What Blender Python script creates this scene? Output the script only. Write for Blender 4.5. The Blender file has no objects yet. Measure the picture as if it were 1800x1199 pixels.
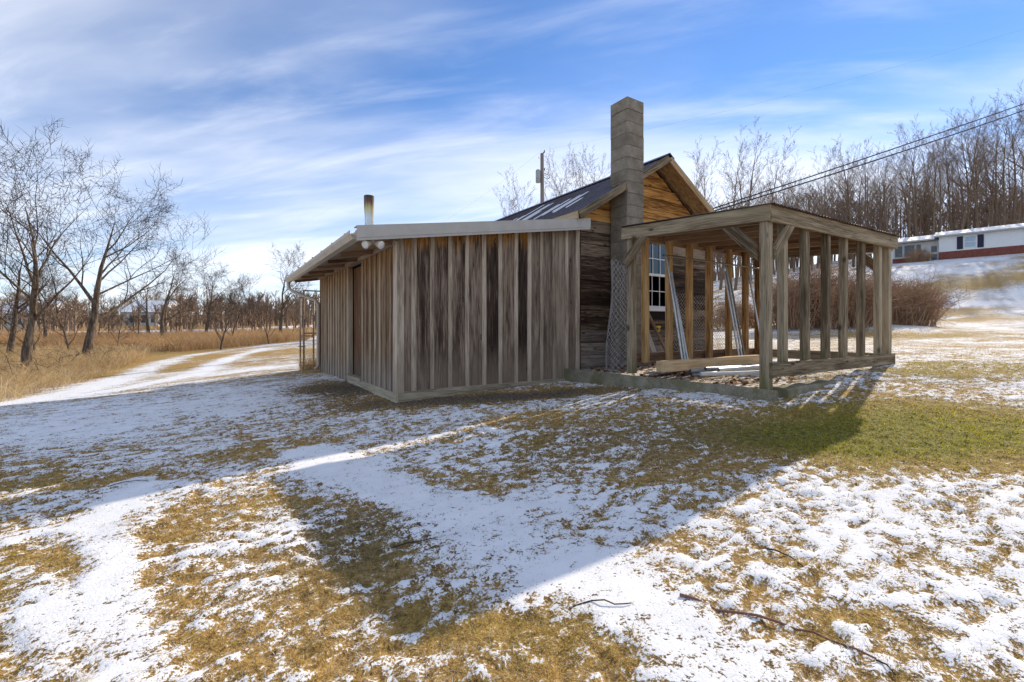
import bpy, math, random
import numpy as np
from mathutils import Vector, Matrix

# ------------------------------------------------------------------ camera, sky, sun, exposure
scene = bpy.context.scene
COL = scene.collection
FPX = 810.0; HORIZON = 582.0; YAW = math.radians(33.2)
CAM = Vector((-2.03, -5.84, 0.88))
RIGHT = Vector((math.cos(YAW), -math.sin(YAW), 0)); FWD = Vector((math.sin(YAW), math.cos(YAW), 0))
cam_data = bpy.data.cameras.new('camera'); cam = bpy.data.objects.new('camera', cam_data); COL.objects.link(cam)
cam.location = CAM; cam.rotation_euler = (math.pi / 2, 0, -YAW)
cam_data.sensor_width = 36; cam_data.lens = FPX / 1800 * 36
cam_data.shift_y = -(599.5 - HORIZON) / 1800
cam_data.clip_start = 0.05; cam_data.clip_end = 4000
scene.camera = cam

SUN_EL = math.radians(28.0); SUN_AZ = math.radians(13.4)         # azimuth from +x towards +y
SUN_DIR = Vector((math.cos(SUN_EL) * math.cos(SUN_AZ), math.cos(SUN_EL) * math.sin(SUN_AZ), math.sin(SUN_EL)))
world = bpy.data.worlds.new('World'); scene.world = world; world.use_nodes = True
wt = world.node_tree; wt.nodes.clear()
def wn(t, **k):
    n = wt.nodes.new(t)
    for a, b in k.items(): setattr(n, a, b)
    return n
def wmath(op, a, b=None, c=None):
    n = wn('ShaderNodeMath', operation=op)
    for i, v in enumerate((a, b, c)):
        if v is None: continue
        if isinstance(v, (int, float)): n.inputs[i].default_value = v
        else: wt.links.new(v, n.inputs[i])
    return n.outputs[0]
sky = wn('ShaderNodeTexSky', sky_type='NISHITA', sun_disc=False, sun_elevation=SUN_EL,
         sun_rotation=math.pi / 2 - SUN_AZ, altitude=150, air_density=1.0, dust_density=0.0, ozone_density=3.5)
geo = wn('ShaderNodeNewGeometry'); sep = wn('ShaderNodeSeparateXYZ')
neg = wn('ShaderNodeVectorMath', operation='SCALE'); neg.inputs['Scale'].default_value = -1
wt.links.new(geo.outputs['Incoming'], neg.inputs[0]); wt.links.new(neg.outputs[0], sep.inputs[0])
den = wmath('ADD', wmath('MAXIMUM', sep.outputs[2], 0.0), 0.16)
comb = wn('ShaderNodeCombineXYZ')                              # cloud plane: x across the valley, y up it
_cx0, _cy0 = wmath('DIVIDE', sep.outputs[0], den), wmath('DIVIDE', sep.outputs[1], den)
wt.links.new(wmath('ADD', wmath('MULTIPLY', _cx0, RIGHT.x), wmath('MULTIPLY', _cy0, RIGHT.y)), comb.inputs[0])
wt.links.new(wmath('ADD', wmath('MULTIPLY', _cx0, FWD.x), wmath('MULTIPLY', _cy0, FWD.y)), comb.inputs[1])
def cloud(rot, sc, loc, scale, detail, rough, dist, lo, hi):
    m0 = wn('ShaderNodeMapping'); m0.inputs['Rotation'].default_value = (0, 0, rot); wt.links.new(comb.outputs[0], m0.inputs[0])
    mp = wn('ShaderNodeMapping')
    mp.inputs['Scale'].default_value = sc; mp.inputs['Location'].default_value = loc
    wt.links.new(m0.outputs[0], mp.inputs[0])
    nz = wn('ShaderNodeTexNoise'); nz.inputs['Scale'].default_value = scale; nz.inputs['Detail'].default_value = detail
    nz.inputs['Roughness'].default_value = rough; nz.inputs['Distortion'].default_value = dist
    wt.links.new(mp.outputs[0], nz.inputs['Vector'])
    mr = wn('ShaderNodeMapRange', interpolation_type='SMOOTHSTEP')
    mr.inputs['From Min'].default_value = lo; mr.inputs['From Max'].default_value = hi
    wt.links.new(nz.outputs[0], mr.inputs['Value'])
    return mr.outputs[0]
# long thin cirrus sheets, running across the view, plus small wisps
c1 = cloud(0.16, (0.42, 1.25, 1), (1.3, 0.35, 0), 0.75, 6, 0.5, 0.3, 0.35, 0.62)
c2 = cloud(0.22, (0.5, 2.2, 1), (4.2, 2.1, 0), 1.7, 8, 0.58, 0.5, 0.45, 0.78)
sepc = wn('ShaderNodeSeparateXYZ'); wt.links.new(comb.outputs[0], sepc.inputs[0])
c3 = cloud(0.1, (0.35, 0.9, 1), (7.7, 3.3, 0), 0.9, 6, 0.55, 0.4, 0.0, 1.0)                 # a thin sheet thickening to the north horizon
sheet = wn('ShaderNodeMapRange', interpolation_type='SMOOTHSTEP'); sheet.inputs['From Min'].default_value = 1.15; sheet.inputs['From Max'].default_value = 2.1
wt.links.new(wmath('ADD', wmath('ADD', sepc.outputs[1], wmath('MULTIPLY', sepc.outputs[0], -0.10)), wmath('MULTIPLY', wmath('SUBTRACT', c3, 0.5), 2.4)), sheet.inputs['Value'])
cl = wmath('MINIMUM', wmath('ADD', wmath('ADD', wmath('MULTIPLY', c1, 0.55), wmath('MULTIPLY', c2, 0.30)), wmath('MULTIPLY', sheet.outputs[0], 0.22)), 0.78)
cmix = wn('ShaderNodeMix', data_type='RGBA')
tint = wn('ShaderNodeMix', data_type='RGBA', blend_type='MULTIPLY'); tint.inputs[0].default_value = 1.0
tint.inputs[7].default_value = (0.47, 0.56, 0.68, 1)
wt.links.new(sky.outputs[0], tint.inputs[6])
wt.links.new(cl, cmix.inputs[0]); wt.links.new(tint.outputs[2], cmix.inputs[6]); cmix.inputs[7].default_value = (4.8, 4.9, 5.15, 1)
bg = wn('ShaderNodeBackground'); bg.inputs['Strength'].default_value = 0.15
wo = wn('ShaderNodeOutputWorld')
wt.links.new(cmix.outputs[2], bg.inputs[0]); wt.links.new(bg.outputs[0], wo.inputs[0])
sl = bpy.data.lights.new('sun', 'SUN'); sl.energy = 3.3; sl.angle = math.radians(0.53); sl.color = (1.0, 0.88, 0.71)
sun = bpy.data.objects.new('sun', sl); COL.objects.link(sun)
sun.rotation_euler = (-SUN_DIR).to_track_quat('-Z', 'Y').to_euler(); sun.location = (20, 2, 14)
scene.view_settings.view_transform = 'Standard'; scene.view_settings.look = 'None'
scene.view_settings.exposure = 0.80; scene.view_settings.gamma = 1.0; scene.view_settings.use_curve_mapping = False
scene.cycles.use_denoising = True
scene.cycles.max_bounces = 6; scene.cycles.diffuse_bounces = 3; scene.cycles.transparent_max_bounces = 6
rng = random.Random(7); nrng = np.random.default_rng(7)

# ------------------------------------------------------------------ photo pixel -> direction -> place
def ray(px, py): return RIGHT * ((px - 900) / FPX) + FWD + Vector((0, 0, (HORIZON - py) / FPX))
def atD(px, py, D): return CAM + ray(px, py) * D
def onY(px, py, Y): r = ray(px, py); return CAM + r * ((Y - CAM.y) / r.y)
def onX(px, py, X): r = ray(px, py); return CAM + r * ((X - CAM.x) / r.x)
def onZ(px, py, Z): r = ray(px, py); return CAM + r * ((Z - CAM.z) / r.z)
def RD(R, D, z=0.0): return Vector((CAM.x, CAM.y, z)) + RIGHT * R + FWD * D

# ------------------------------------------------------------------ terrain
def lattice(ix, iy, seed):
    h = (ix.astype(np.int64) * 374761393 + iy.astype(np.int64) * 668265263 + seed * 974634777) & 0xffffffff
    h = ((h ^ (h >> 13)) * 1274126177) & 0xffffffff
    return ((h ^ (h >> 16)) & 0xffff) / 65535.0
def vnoise(x, y, seed):
    x0 = np.floor(x); y0 = np.floor(y); fx = x - x0; fy = y - y0
    fx = fx * fx * fx * (fx * (fx * 6 - 15) + 10); fy = fy * fy * fy * (fy * (fy * 6 - 15) + 10)
    a = lattice(x0, y0, seed); b = lattice(x0 + 1, y0, seed); c = lattice(x0, y0 + 1, seed); d = lattice(x0 + 1, y0 + 1, seed)
    return (a * (1 - fx) + b * fx) * (1 - fy) + (c * (1 - fx) + d * fx) * fy
def fbm(x, y, seed, octaves=4, gain=0.5):
    v = 0; a = 1; t = 0; c, s = 0.8, 0.6
    for o in range(octaves):
        v = v + a * vnoise(x, y, seed + o * 17); t += a; a *= gain
        x, y = (c * x - s * y) * 2.03 + 3.1, (s * x + c * y) * 2.03 - 1.7
    return v / t * 2 - 1                                        # about -1 .. 1
# control points: metres to the right of / in front of the camera, height against the camera
CTRL = [(0, 0, -1.02), (-3, 0.3, -1.10), (4, 0.5, -0.88), (0, -6, -1.15), (-8, -4, -1.5), (8, -4, -0.9), (-.43, 1.67, -1.07), (-1.63, 3.07, -1.035), (1.0, 3.0, -.97), (2.4, 2.4, -0.90),
        (-3.2, 3.0, -1.08), (-1.5, 6.0, -0.92), (0.0, 6.7, -0.86), (1.1, 7.73, -0.80), (2.75, 5.0, -0.72), (-3.0, 8.0, -0.90), (-4.23, 10.17, -0.88), (-7.47, 6.72, -1.145),
        (1, 12, -0.75), (4.2, 5.9, -0.58), (5.51, 6.81, -0.50), (4.3, 8.2, -0.55), (7.5, 7.2, -0.42), (5.0, 4.2, -0.70), (6, 10, -0.4), (-5.0, 4.5, -1.12),
        (-5, 10.6, -0.92), (-10.0, 9, -1.34), (-11.6, 13.5, -1.36), (-18, 17, -1.45), (-14.1, 22, -1.08), (-16.4, 35, -0.75), (-25, 24, -1.5), (-30, 38, -1.15),
        (-53, 48, -0.5), (-35, 50, -0.35), (-29, 55, 0.0), (-28, 62, 0.4), (-90, 60, -0.6), (-70, 110, 1.5), (-140, 120, 1.0), (-220, 210, 8), (-110, 210, 8), (-40, 210, 8), (40, 210, 9), (-40, 140, 2.5), (0, 60, 1.0), (0, 150, 4.0),
        (10, 25, 0.0), (13, 13, -0.28), (20, 20, 0.05), (15, 20, 0.35), (31, 28, 1.1), (27, 34, 1.6), (38, 33.5, 2.5), (41, 37.5, 4.4), (33, 39, 3.7), (25, 45, 4.0), (47.6, 58.3, 8.5), (52, 54, 8.5), (56, 50, 8.5), (60, 46, 8.6),
        (55, 64, 9.3), (64, 57, 9.4), (75, 70, 13), (60, 85, 13), (40, 80, 9.5), (25, 80, 6.5), (100, 60, 14), (30, 10, 0.5), (60, 20, 2.5), (110, 110, 17),
        (0, 500, 8), (-400, 400, 0), (400, 400, 30), (500, 0, 12), (-500, 0, -6), (0, -500, -10), (-400, -400, -8), (400, -400, 0)]
_c = np.array(CTRL); _cx = _c[:, 0]; _cy = _c[:, 1]
def _phi(r2): return np.sqrt(r2 + 1.5)
_A = _phi((_cx[:, None] - _cx) ** 2 + (_cy[:, None] - _cy) ** 2)
_n = len(CTRL); _B = np.zeros((_n + 1, _n + 1)); _B[:_n, :_n] = _A; _B[_n, :_n] = 1; _B[:_n, _n] = 1
_w = np.linalg.solve(_B, np.append(_c[:, 2], 0))
def HRD(R, D):
    R = np.asarray(R, float); D = np.asarray(D, float); out = np.full(R.shape, _w[_n] + CAM.z)
    for i in range(_n): out = out + _w[i] * _phi((R - _cx[i]) ** 2 + (D - _cy[i]) ** 2)
    return out
def to_RD(x, y): dx = np.asarray(x) - CAM.x; dy = np.asarray(y) - CAM.y; return dx * RIGHT.x + dy * RIGHT.y, dx * FWD.x + dy * FWD.y
def gz(x, y): R, D = to_RD(x, y); return float(HRD(np.array([R]), np.array([D]))[0])
def ground(px, py):
    r = ray(px, py); t = np.geomspace(0.8, 400, 1500); a = (px - 900) / FPX
    z = CAM.z + r.z * t; h = HRD(a * t, t); k = np.nonzero(z <= h)[0]
    D = t[k[0]] if len(k) else 200.0
    return CAM + r * D

# snow cover: (pixel x, pixel y, lateral radius m, depth radius m, amount) -> blobs on the ground, + snow, - bare
BLOBS = [(150, 740, 2.6, 1.6, .75), (430, 690, 1.8, 1.2, .8), (300, 800, 1.0, .5, .35), (810, 800, .8, .4, .5), (930, 900, .7, .45, .7), (1080, 880, .5, .3, .35), (1130, 1000, .6, .3, .5), (1700, 1050, .6, .5, .7), (1430, 950, .9, .3, .25),
         (450, 800, .75, .42, -1.0), (90, 850, .9, .25, -.75), (250, 845, .5, .2, -.6), (680, 930, .62, .55, -.6), (720, 1020, .5, .25, -.5), (560, 880, .4, .3, -.5), (370, 920, .35, .4, -.75), (330, 1010, .3, .2, -.5),
         (500, 1130, .7, .35, -.4), (720, 1130, .7, .3, -.38), (900, 1120, .6, .35, -.4), (420, 1180, .4, .2, -.45), (1040, 1160, .35, .2, -.6), (140, 960, .18, .25, -.6), (20, 1060, .22, .6, -.8), (60, 1170, .3, .25, -.8), (150, 1020, .15, .2, -.5),
         (1660, 745, 1.9, .95, -1.9), (1460, 770, .8, .55, -.95), (1560, 690, .8, .5, -.8), (1720, 820, .8, .3, -1.0), (1700, 655, 2.2, .6, -.5), (1150, 750, 1.7, .9, -.75), (1300, 800, .9, .6, -.75), (1000, 740, .9, .6, -.6), (1150, 840, .8, .4, -.3), (1350, 740, .8, .5, -.7),
         (740, 705, 1.3, .5, -1.1), (610, 680, 1.0, .7, -1.1), (880, 690, 1.0, .45, -.9), (540, 655, .8, .7, -.6), (1000, 690, .9, .35, -1.0), (1420, 1000, .5, .2, -.35), (1330, 960, .4, .2, -.35), (1560, 1080, .5, .2, -.55), (1690, 1000, .5, .2, -.4), (1290, 1150, .3, .15, -.3),
         (1620, 555, 5.0, 1.6, -1.1), (1750, 610, 1.6, .6, -.5), (1650, 590, 2.5, .7, -.9), (1300, 570, 3.0, 2.5, -.9), (1450, 590, 3.0, 1.2, -.6), (1700, 575, 3.0, 1.0, .5), (1700, 520, 9, 2.0, .6), (1700, 502, 9, 2.2, -1.0), (1700, 470, 16, 7, .25),
         (300, 645, 1.6, 1.0, -1.3), (250, 655, 1.5, .8, -1.1), (470, 622, 2.5, 2.5, -1.4), (330, 618, 2.5, 2, -1.2), (200, 640, 2, 2, -1.2), (430, 650, .9, .6, .3), (120, 665, 2.0, 1.0, -.4)]
STROKES = [([(560, 800), (760, 870), (930, 965), (1100, 1040), (1300, 1190)], .34, 1.15), ([(262, 850), (245, 950), (225, 1060), (215, 1190)], .16, 1.1), ([(90, 1000), (110, 1120), (120, 1199)], .14, .7),
           ([(60, 705), (200, 668), (300, 632), (400, 615), (520, 602)], .5, 1.5), ([(130, 700), (330, 662), (385, 635), (470, 612)], .34, 1.4), ([(380, 660), (480, 645), (530, 640)], .5, .9)]
GREEN = [(1680, 750, 2.2, 1.1, 1.0), (1500, 770, .8, .55, .75), (1700, 650, 2.6, .8, .5), (1650, 590, 3, 1, .3), (690, 950, .8, .6, .25), (1150, 770, 2.0, 1.0, .2), (1000, 1120, .8, .3, .25), (1300, 570, 3, 2, .3)]  # olive pair inside the kennel and cabin shadows also paints shade into turf
DIRT_SHADE = [(760, 708, 1.9, .6, .9), (620, 682, 1.1, 1.0, 1.0), (880, 695, 1.6, .55, .7), (1000, 690, 1.2, .4, .5), (690, 940, .9, .7, .55), (1170, 770, 2.0, 1.0, .5)]  # shed-side blobs are soil; final pair paints the shadows' darkness into turf
def _blob(lst):
    out = []
    for px, py, rr, rd, a in lst:
        g = ground(px, py); R, D = to_RD(g.x, g.y); k_ = .72 if py > 690 else 1.0; out.append((float(R), float(D), rr * k_, rd * k_, a))
    return out
BL, GR, DI = _blob(BLOBS), _blob(GREEN), _blob(DIRT_SHADE)
ST = []
for pts, wd, a in STROKES:
    q = []; wd *= .72 if pts[-1][1] > 690 else 1
    for p in pts: g = ground(*p); q.append(tuple(float(v) for v in to_RD(g.x, g.y)))
    ST.append((q, wd, a))
def _sum(lst, R, D):
    v = np.zeros(R.shape)
    for r0, d0, rr, rd, a in lst:
        q = ((R - r0) / rr) ** 2 + ((D - d0) / rd) ** 2
        v += a * np.exp(-q ** 1.3)
    return v
def fields(R, D):
    """snow amount (>0 is white), green amount, soil and painted shade amount"""
    wx = R + .25 * fbm(R * .9, D * .9, 5, 3); wy = D + .25 * fbm(R * .9, D * .9, 9, 3)
    s = 0.02 + _sum(BL, wx, wy)
    tr = np.zeros(R.shape)
    for q, wd, a in ST:
        d2 = np.full(R.shape, 1e9)
        for (r0, d0), (r1, d1) in zip(q, q[1:]):
            ex, ey = r1 - r0, d1 - d0; t = np.clip(((wx - r0) * ex + (wy - d0) * ey) / (ex * ex + ey * ey), 0, 1)
            d2 = np.minimum(d2, (wx - r0 - t * ex) ** 2 + (wy - d0 - t * ey) ** 2)
        tr = np.maximum(tr, a * np.exp(-(d2 / wd ** 2) ** 1.5))
    ca, sa = math.cos(.5), math.sin(.5); u = R * ca + D * sa; v = -R * sa + D * ca      # streaks along the mowing lines
    s = .36 * np.tanh(1.15 * s) + .17 * fbm(u * 1.3, v * 2.8, 21, 3) + .26 * fbm(u * 6, v * 10, 33, 2, .6) + .44 * fbm(u * 17, v * 24, 37, 2, .6) * np.clip(1.6 - np.sqrt(R * R + D * D) / 9, 0, 1)
    tr = np.clip(tr * (1 + .5 * fbm(R * 2.5, D * 2.5, 43, 3)), 0, 1); s = s * (1 - .8 * tr) + .36 * tr
    dist = np.sqrt(R * R + D * D); far = np.clip((dist - 14) / 25, 0, 1)
    s += far * .35 * fbm(R * .12, D * .35, 41, 3)
    left = np.clip((-R - 8 - .2 * D) / 6, 0, 1) * np.clip((D - 7) / 6, 0, 1)
    s -= .5 * left
    g = np.clip(_sum(GR, wx, wy) + .25 * fbm(R * 1.5, D * 1.5, 51, 3), 0, 1)
    s = s - .40 * g * (g > .3) - .42 * np.clip(_sum(DI[:4], wx, wy), 0, 1)
    di = np.clip(_sum(DI, wx, wy) + .7 * np.clip((D - 75) / 40, 0, 1) * np.clip((20 - R) / 30, 0, 1), 0, 1)
    s = s - .7 * np.clip((D - 60) / 30, 0, 1) * np.clip((10 - R) / 30, 0, 1)
    return s, g, di
def micro(R, D, s):
    """small relief: tussocks in the bare places, a raised crusty sheet where snow lies"""
    m = np.clip((s + .12) / .3, 0, 1); m = m * m * (3 - 2 * m)
    fade = np.clip(1.3 - np.sqrt(R * R + D * D) / 14, 0, 1)
    h = m * (.014 + .006 * fbm(R * 4, D * 4, 61, 3)) + (1 - m) * (.013 * fbm(R * 11, D * 11, 71, 3) + .010 * fbm(R * 28, D * 28, 77, 2))
    return h * fade + .03 * fbm(R * .6, D * .6, 81, 2) * fade
# ------------------------------------------------------------------ materials
class Mat:
    def __init__(s, name, rough=.85, spec=.25, metal=0):
        s.m = bpy.data.materials.new(name); s.m.use_nodes = True; s.t = s.m.node_tree; s.b = s.t.nodes['Principled BSDF']
        s.b.inputs['Roughness'].default_value = rough; s.b.inputs['Specular IOR Level'].default_value = spec; s.b.inputs['Metallic'].default_value = metal
    def n(s, t, **k):
        q = s.t.nodes.new(t)
        for a, v in k.items(): setattr(q, a, v)
        return q
    def put(s, v, sock):
        if isinstance(v, (int, float)): sock.default_value = v
        elif isinstance(v, tuple): sock.default_value = (v + (1,))[:len(sock.default_value)] if len(v) == 3 and len(sock.default_value) == 4 else v
        else: s.t.links.new(v, sock)
    def math(s, op, a, b=0.0, c=None, clamp=False):
        q = s.n('ShaderNodeMath', operation=op, use_clamp=clamp); s.put(a, q.inputs[0]); s.put(b, q.inputs[1])
        if c is not None: s.put(c, q.inputs[2])
        return q.outputs[0]
    def coord(s, kind='Object', scale=(1, 1, 1), rnd=0.0):
        v = s.n('ShaderNodeTexCoord').outputs[kind]
        if rnd:
            o = s.n('ShaderNodeObjectInfo'); a = s.n('ShaderNodeVectorMath', operation='ADD'); s.put(v, a.inputs[0])
            k = s.math('MULTIPLY', o.outputs['Random'], rnd); cb = s.n('ShaderNodeCombineXYZ')
            for i in range(3): s.put(k, cb.inputs[i])
            s.put(cb.outputs[0], a.inputs[1]); v = a.outputs[0]
        mp = s.n('ShaderNodeMapping'); mp.inputs['Scale'].default_value = scale; s.put(v, mp.inputs[0]); return mp.outputs[0]
    def noise(s, v, scale, detail=4, rough=.55, dist=0):
        q = s.n('ShaderNodeTexNoise'); s.put(v, q.inputs['Vector']); q.inputs['Scale'].default_value = scale
        q.inputs['Detail'].default_value = detail; q.inputs['Roughness'].default_value = rough; q.inputs['Distortion'].default_value = dist; return q.outputs[0]
    def ramp(s, f, *stops, interp='LINEAR'):
        q = s.n('ShaderNodeValToRGB'); e = q.color_ramp; e.interpolation = interp
        while len(e.elements) < len(stops): e.elements.new(.5)
        for el, (p, c) in zip(e.elements, stops):
            el.position = p; el.color = (c, c, c, 1) if isinstance(c, (int, float)) else tuple(c) + (1,)
        s.put(f, q.inputs[0]); return q.outputs[0]
    def mix(s, f, a, b, mode='MIX'):
        q = s.n('ShaderNodeMix', data_type='RGBA', blend_type=mode); s.put(f, q.inputs[0]); s.put(a, q.inputs[6]); s.put(b, q.inputs[7]); return q.outputs[2]
    def step(s, f, lo, hi):
        q = s.n('ShaderNodeMapRange', interpolation_type='SMOOTHSTEP'); s.put(f, q.inputs['Value']); q.inputs['From Min'].default_value = lo; q.inputs['From Max'].default_value = hi; return q.outputs[0]
    def attr(s, name, out='Fac'): return s.n('ShaderNodeAttribute', attribute_name=name).outputs[out]
    def col(s, c): s.put(c, s.b.inputs['Base Color']); return s
    def bump(s, h, strength=.4, dist=.01):
        q = s.n('ShaderNodeBump'); q.inputs['Strength'].default_value = strength; q.inputs['Distance'].default_value = dist; s.put(h, q.inputs['Height']); s.put(q.outputs[0], s.b.inputs['Normal']); return s

def wood(name, dark, mid, light, fresh=None, fresh_at=(0.9, 1.0), foot=None, knots=True, seed=31.0, pale_knot=0.0, algae=None):
    """weathered sawn wood; the grain runs along local x, tone differs from piece to piece; fresh = wood colour sheltered under an eave"""
    m = Mat(name, .9, .15)
    fine = m.noise(m.coord('Object', (1.3, 26, 26), seed), 3.0, 6, .62, .25)
    wide = m.noise(m.coord('Object', (.55, 6.5, 6.5), seed), 2.0, 4, .6, .6)
    o = m.n('ShaderNodeObjectInfo').outputs['Random']
    f = m.math('ADD', m.math('MULTIPLY', fine, .62), m.math('MULTIPLY', wide, .62))
    f = m.math('ADD', f, m.math('MULTIPLY', m.math('SUBTRACT', o, .5), .26))
    c = m.ramp(f, (.44, dark), (.60, mid), (.77, light))
    gen = m.n('ShaderNodeSeparateXYZ'); m.put(m.n('ShaderNodeTexCoord').outputs['Generated'], gen.inputs[0])
    gx = m.math('ADD', gen.outputs[0], m.math('MULTIPLY', m.math('SUBTRACT', wide, .5), .25))
    if foot: c = m.mix(m.math('MULTIPLY', m.step(gx, .30, .02), .75), c, m.mix(fine, tuple(v * .62 for v in foot), foot))
    if fresh: c = m.mix(m.math('MULTIPLY', m.step(gx, *fresh_at), .85), c, m.mix(m.step(fine, .38, .62), tuple(v * .35 for v in fresh), fresh))
    if algae: c = m.mix(m.math('MULTIPLY', m.step(gx, .16, .0), .7), c, algae)
    if knots:
        vo = m.n('ShaderNodeTexVoronoi'); vo.inputs['Scale'].default_value = 1.0; m.put(m.coord('Object', (2.3, 7.0, 3.0), seed), vo.inputs['Vector'])
        k = vo.outputs['Distance']
        c = m.mix(m.math('MULTIPLY', m.step(k, .15, .06), .8), c, tuple(v * .5 for v in dark))
        c = m.mix(m.math('MULTIPLY', m.step(k, .06, .03), pale_knot), c, light)
    crack = m.noise(m.coord('Object', (.9, 60, 60), seed), 2.0, 2, .5)
    c = m.mix(m.math('MULTIPLY', m.step(crack, .64, .72), .75), c, tuple(v * .25 for v in dark))
    m.col(c).bump(m.math('SUBTRACT', fine, m.step(crack, .62, .72)), .55, .006)
    return m.m

def plain(name, c, rough=.6, metal=0, vary=.15, scale=6, spec=.3, bump=0.0):
    m = Mat(name, rough, spec, metal); f = m.noise(m.coord('Object', (1, 1, 1), 11), scale, 5, .6)
    m.col(m.ramp(f, (.3, tuple(v * (1 - vary) for v in c)), (.7, tuple(min(1, v * (1 + vary)) for v in c))))
    if bump: m.bump(f, bump, .01)
    return m.m

M = {}
M['board'] = wood('weathered_board', (.026, .017, .012), (.080, .053, .038), (.30, .222, .16), (.58, .27, .07), (.87, .99), (.27, .205, .15), pale_knot=.85)
M['board_pale'] = wood('pale_weathered_board', (.075, .052, .037), (.18, .133, .098), (.37, .29, .215), None, (.95, 1.05), (.30, .232, .172))
M['batten'] = wood('weathered_batten', (.15, .108, .075), (.38, .297, .215), (.60, .49, .375), None, foot=(.44, .355, .27), knots=False)
M['side_board'] = wood('side_board', (.10, .055, .032), (.24, .145, .085), (.40, .29, .19), (.52, .27, .10), (.55, 1.1), (.36, .30, .24), knots=False)
M['side_batten'] = wood('side_batten', (.19, .12, .07), (.36, .25, .155), (.50, .39, .27), (.55, .31, .13), (.7, 1.1), (.42, .36, .29), knots=False)
M['skirt'] = wood('skirt_board', (.20, .16, .11), (.36, .30, .21), (.48, .42, .31))
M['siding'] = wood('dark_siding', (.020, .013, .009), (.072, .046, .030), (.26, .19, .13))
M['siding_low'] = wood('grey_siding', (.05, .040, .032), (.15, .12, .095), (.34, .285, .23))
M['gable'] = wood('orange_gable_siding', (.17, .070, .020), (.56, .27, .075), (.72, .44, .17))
M['rake'] = wood('rake_board', (.24, .145, .07), (.43, .29, .15), (.55, .42, .26), knots=False)
M['kennel'] = wood('kennel_lumber', (.10, .074, .045), (.26, .20, .13), (.42, .345, .235), algae=(.15, .15, .05))
M['kennel_beam'] = wood('weathered_beam', (.075, .052, .030), (.23, .172, .106), (.40, .32, .21))
M['kennel_brown'] = wood('brown_lumber', (.10, .050, .020), (.34, .19, .075), (.55, .35, .16))
M['rafter'] = wood('rafter_lumber', (.10, .058, .036), (.24, .145, .085), (.36, .24, .15), knots=False)
M['ply'] = wood('plywood', (.08, .035, .016), (.17, .085, .042), (.27, .16, .09), foot=(.17, .13, .10))
M['timber'] = wood('pale_timber', (.34, .21, .10), (.56, .38, .20), (.68, .50, .30))
M['grey_plank'] = wood('grey_plank', (.20, .17, .14), (.36, .32, .27), (.5, .45, .39))
M['pole'] = wood('pole_wood', (.10, .075, .055), (.19, .15, .11), (.28, .23, .18), knots=False)
M['trim'] = plain('painted_metal_trim', (.43, .395, .35), .5, 0, .08)
M['gutter'] = plain('gutter_paint', (.50, .42, .33), .45, 0, .1)
M['galv'] = plain('galvanised_steel', (.46, .46, .45), .38, .75, .2, 14)
M['wire'] = plain('fence_wire', (.42, .40, .38), .5, .5, .25, 30)
M['rust'] = plain('rusty_tube', (.26, .21, .16), .6, .4, .3, 20)
M['pvc'] = plain('grey_pipe', (.55, .56, .55), .4, 0, .12, 9)
M['pvc_dark'] = plain('dull_pipe', (.34, .35, .37), .4, .2, .15, 9)
M['black'] = plain('black_cable', (.012, .012, .013), .5)
M['white'] = plain('white_paint', (.78, .78, .76), .5, 0, .05)
M['glassy'] = None
g_ = Mat('window_glass', .04, .6); g_.col((.035, .045, .05)); M['glass'] = g_.m
g_ = Mat('lamp_glass', .15, .6); g_.col((.72, .69, .62)); M['lamp'] = g_.m
M['dark'] = plain('dark_interior', (.018, .014, .011), .95)
M['yellow'] = plain('yellow_plastic', (.7, .55, .04), .5)
M['brown_leaf'] = plain('brown_leaf', (.20, .105, .05), .8, 0, .45, 2)

def m_concrete(name, a, b, c, moss=None):
    m = Mat(name, .95, .15); v = m.coord('Object', (1, 1, 1), 13)
    f = m.math('ADD', m.math('MULTIPLY', m.noise(v, 4, 5, .6), .6), m.math('MULTIPLY', m.noise(v, 70, 3, .6), .4))
    k = m.ramp(f, (.36, a), (.5, b), (.64, c))
    k = m.mix(m.math('MULTIPLY', m.math('SUBTRACT', m.n('ShaderNodeObjectInfo').outputs['Random'], .3), .35, clamp=True), k, a)
    if moss: k = m.mix(m.math('MULTIPLY', m.step(m.noise(v, 2.5, 4, .6), .45, .62), .65), k, moss)
    m.col(k).bump(m.noise(v, 90, 4, .7), .5, .004); return m.m
M['block'] = m_concrete('chimney_block', (.14, .114, .084), (.235, .197, .148), (.33, .285, .225))
M['mortar'] = m_concrete('mortar', (.20, .175, .14), (.27, .24, .20), (.34, .31, .26))
M['curb'] = m_concrete('mossy_concrete', (.13, .112, .075), (.26, .23, .165), (.37, .335, .255), (.15, .138, .062))
M['house_block'] = m_concrete('brick_wash', (.17, .055, .040), (.24, .085, .062), (.31, .125, .095))

# metal roof: brown sheet, bits of snow lying in the pans
m = Mat('brown_roof_metal', .42, .4, .35); v = m.coord('Object'); f = m.noise(v, 3, 4, .6)
M['roof'] = m.col(m.ramp(f, (.3, (.045, .030, .030)), (.7, (.10, .072, .068)))).m
m = Mat('weathered_roof_sheet', .7, .3, .2); v = m.coord('Object'); f = m.noise(v, 5, 5, .6)
M['roof_old'] = m.col(m.ramp(f, (.3, (.05, .032, .022)), (.7, (.15, .10, .07)))).m
m = Mat('snow', .75, .3); v = m.coord('Object'); f = m.noise(v, 9, 5, .6)
M['snow'] = m.col(m.ramp(f, (.3, (.80, .80, .82)), (.7, (.90, .90, .90)))).bump(f, .3, .02).m
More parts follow.
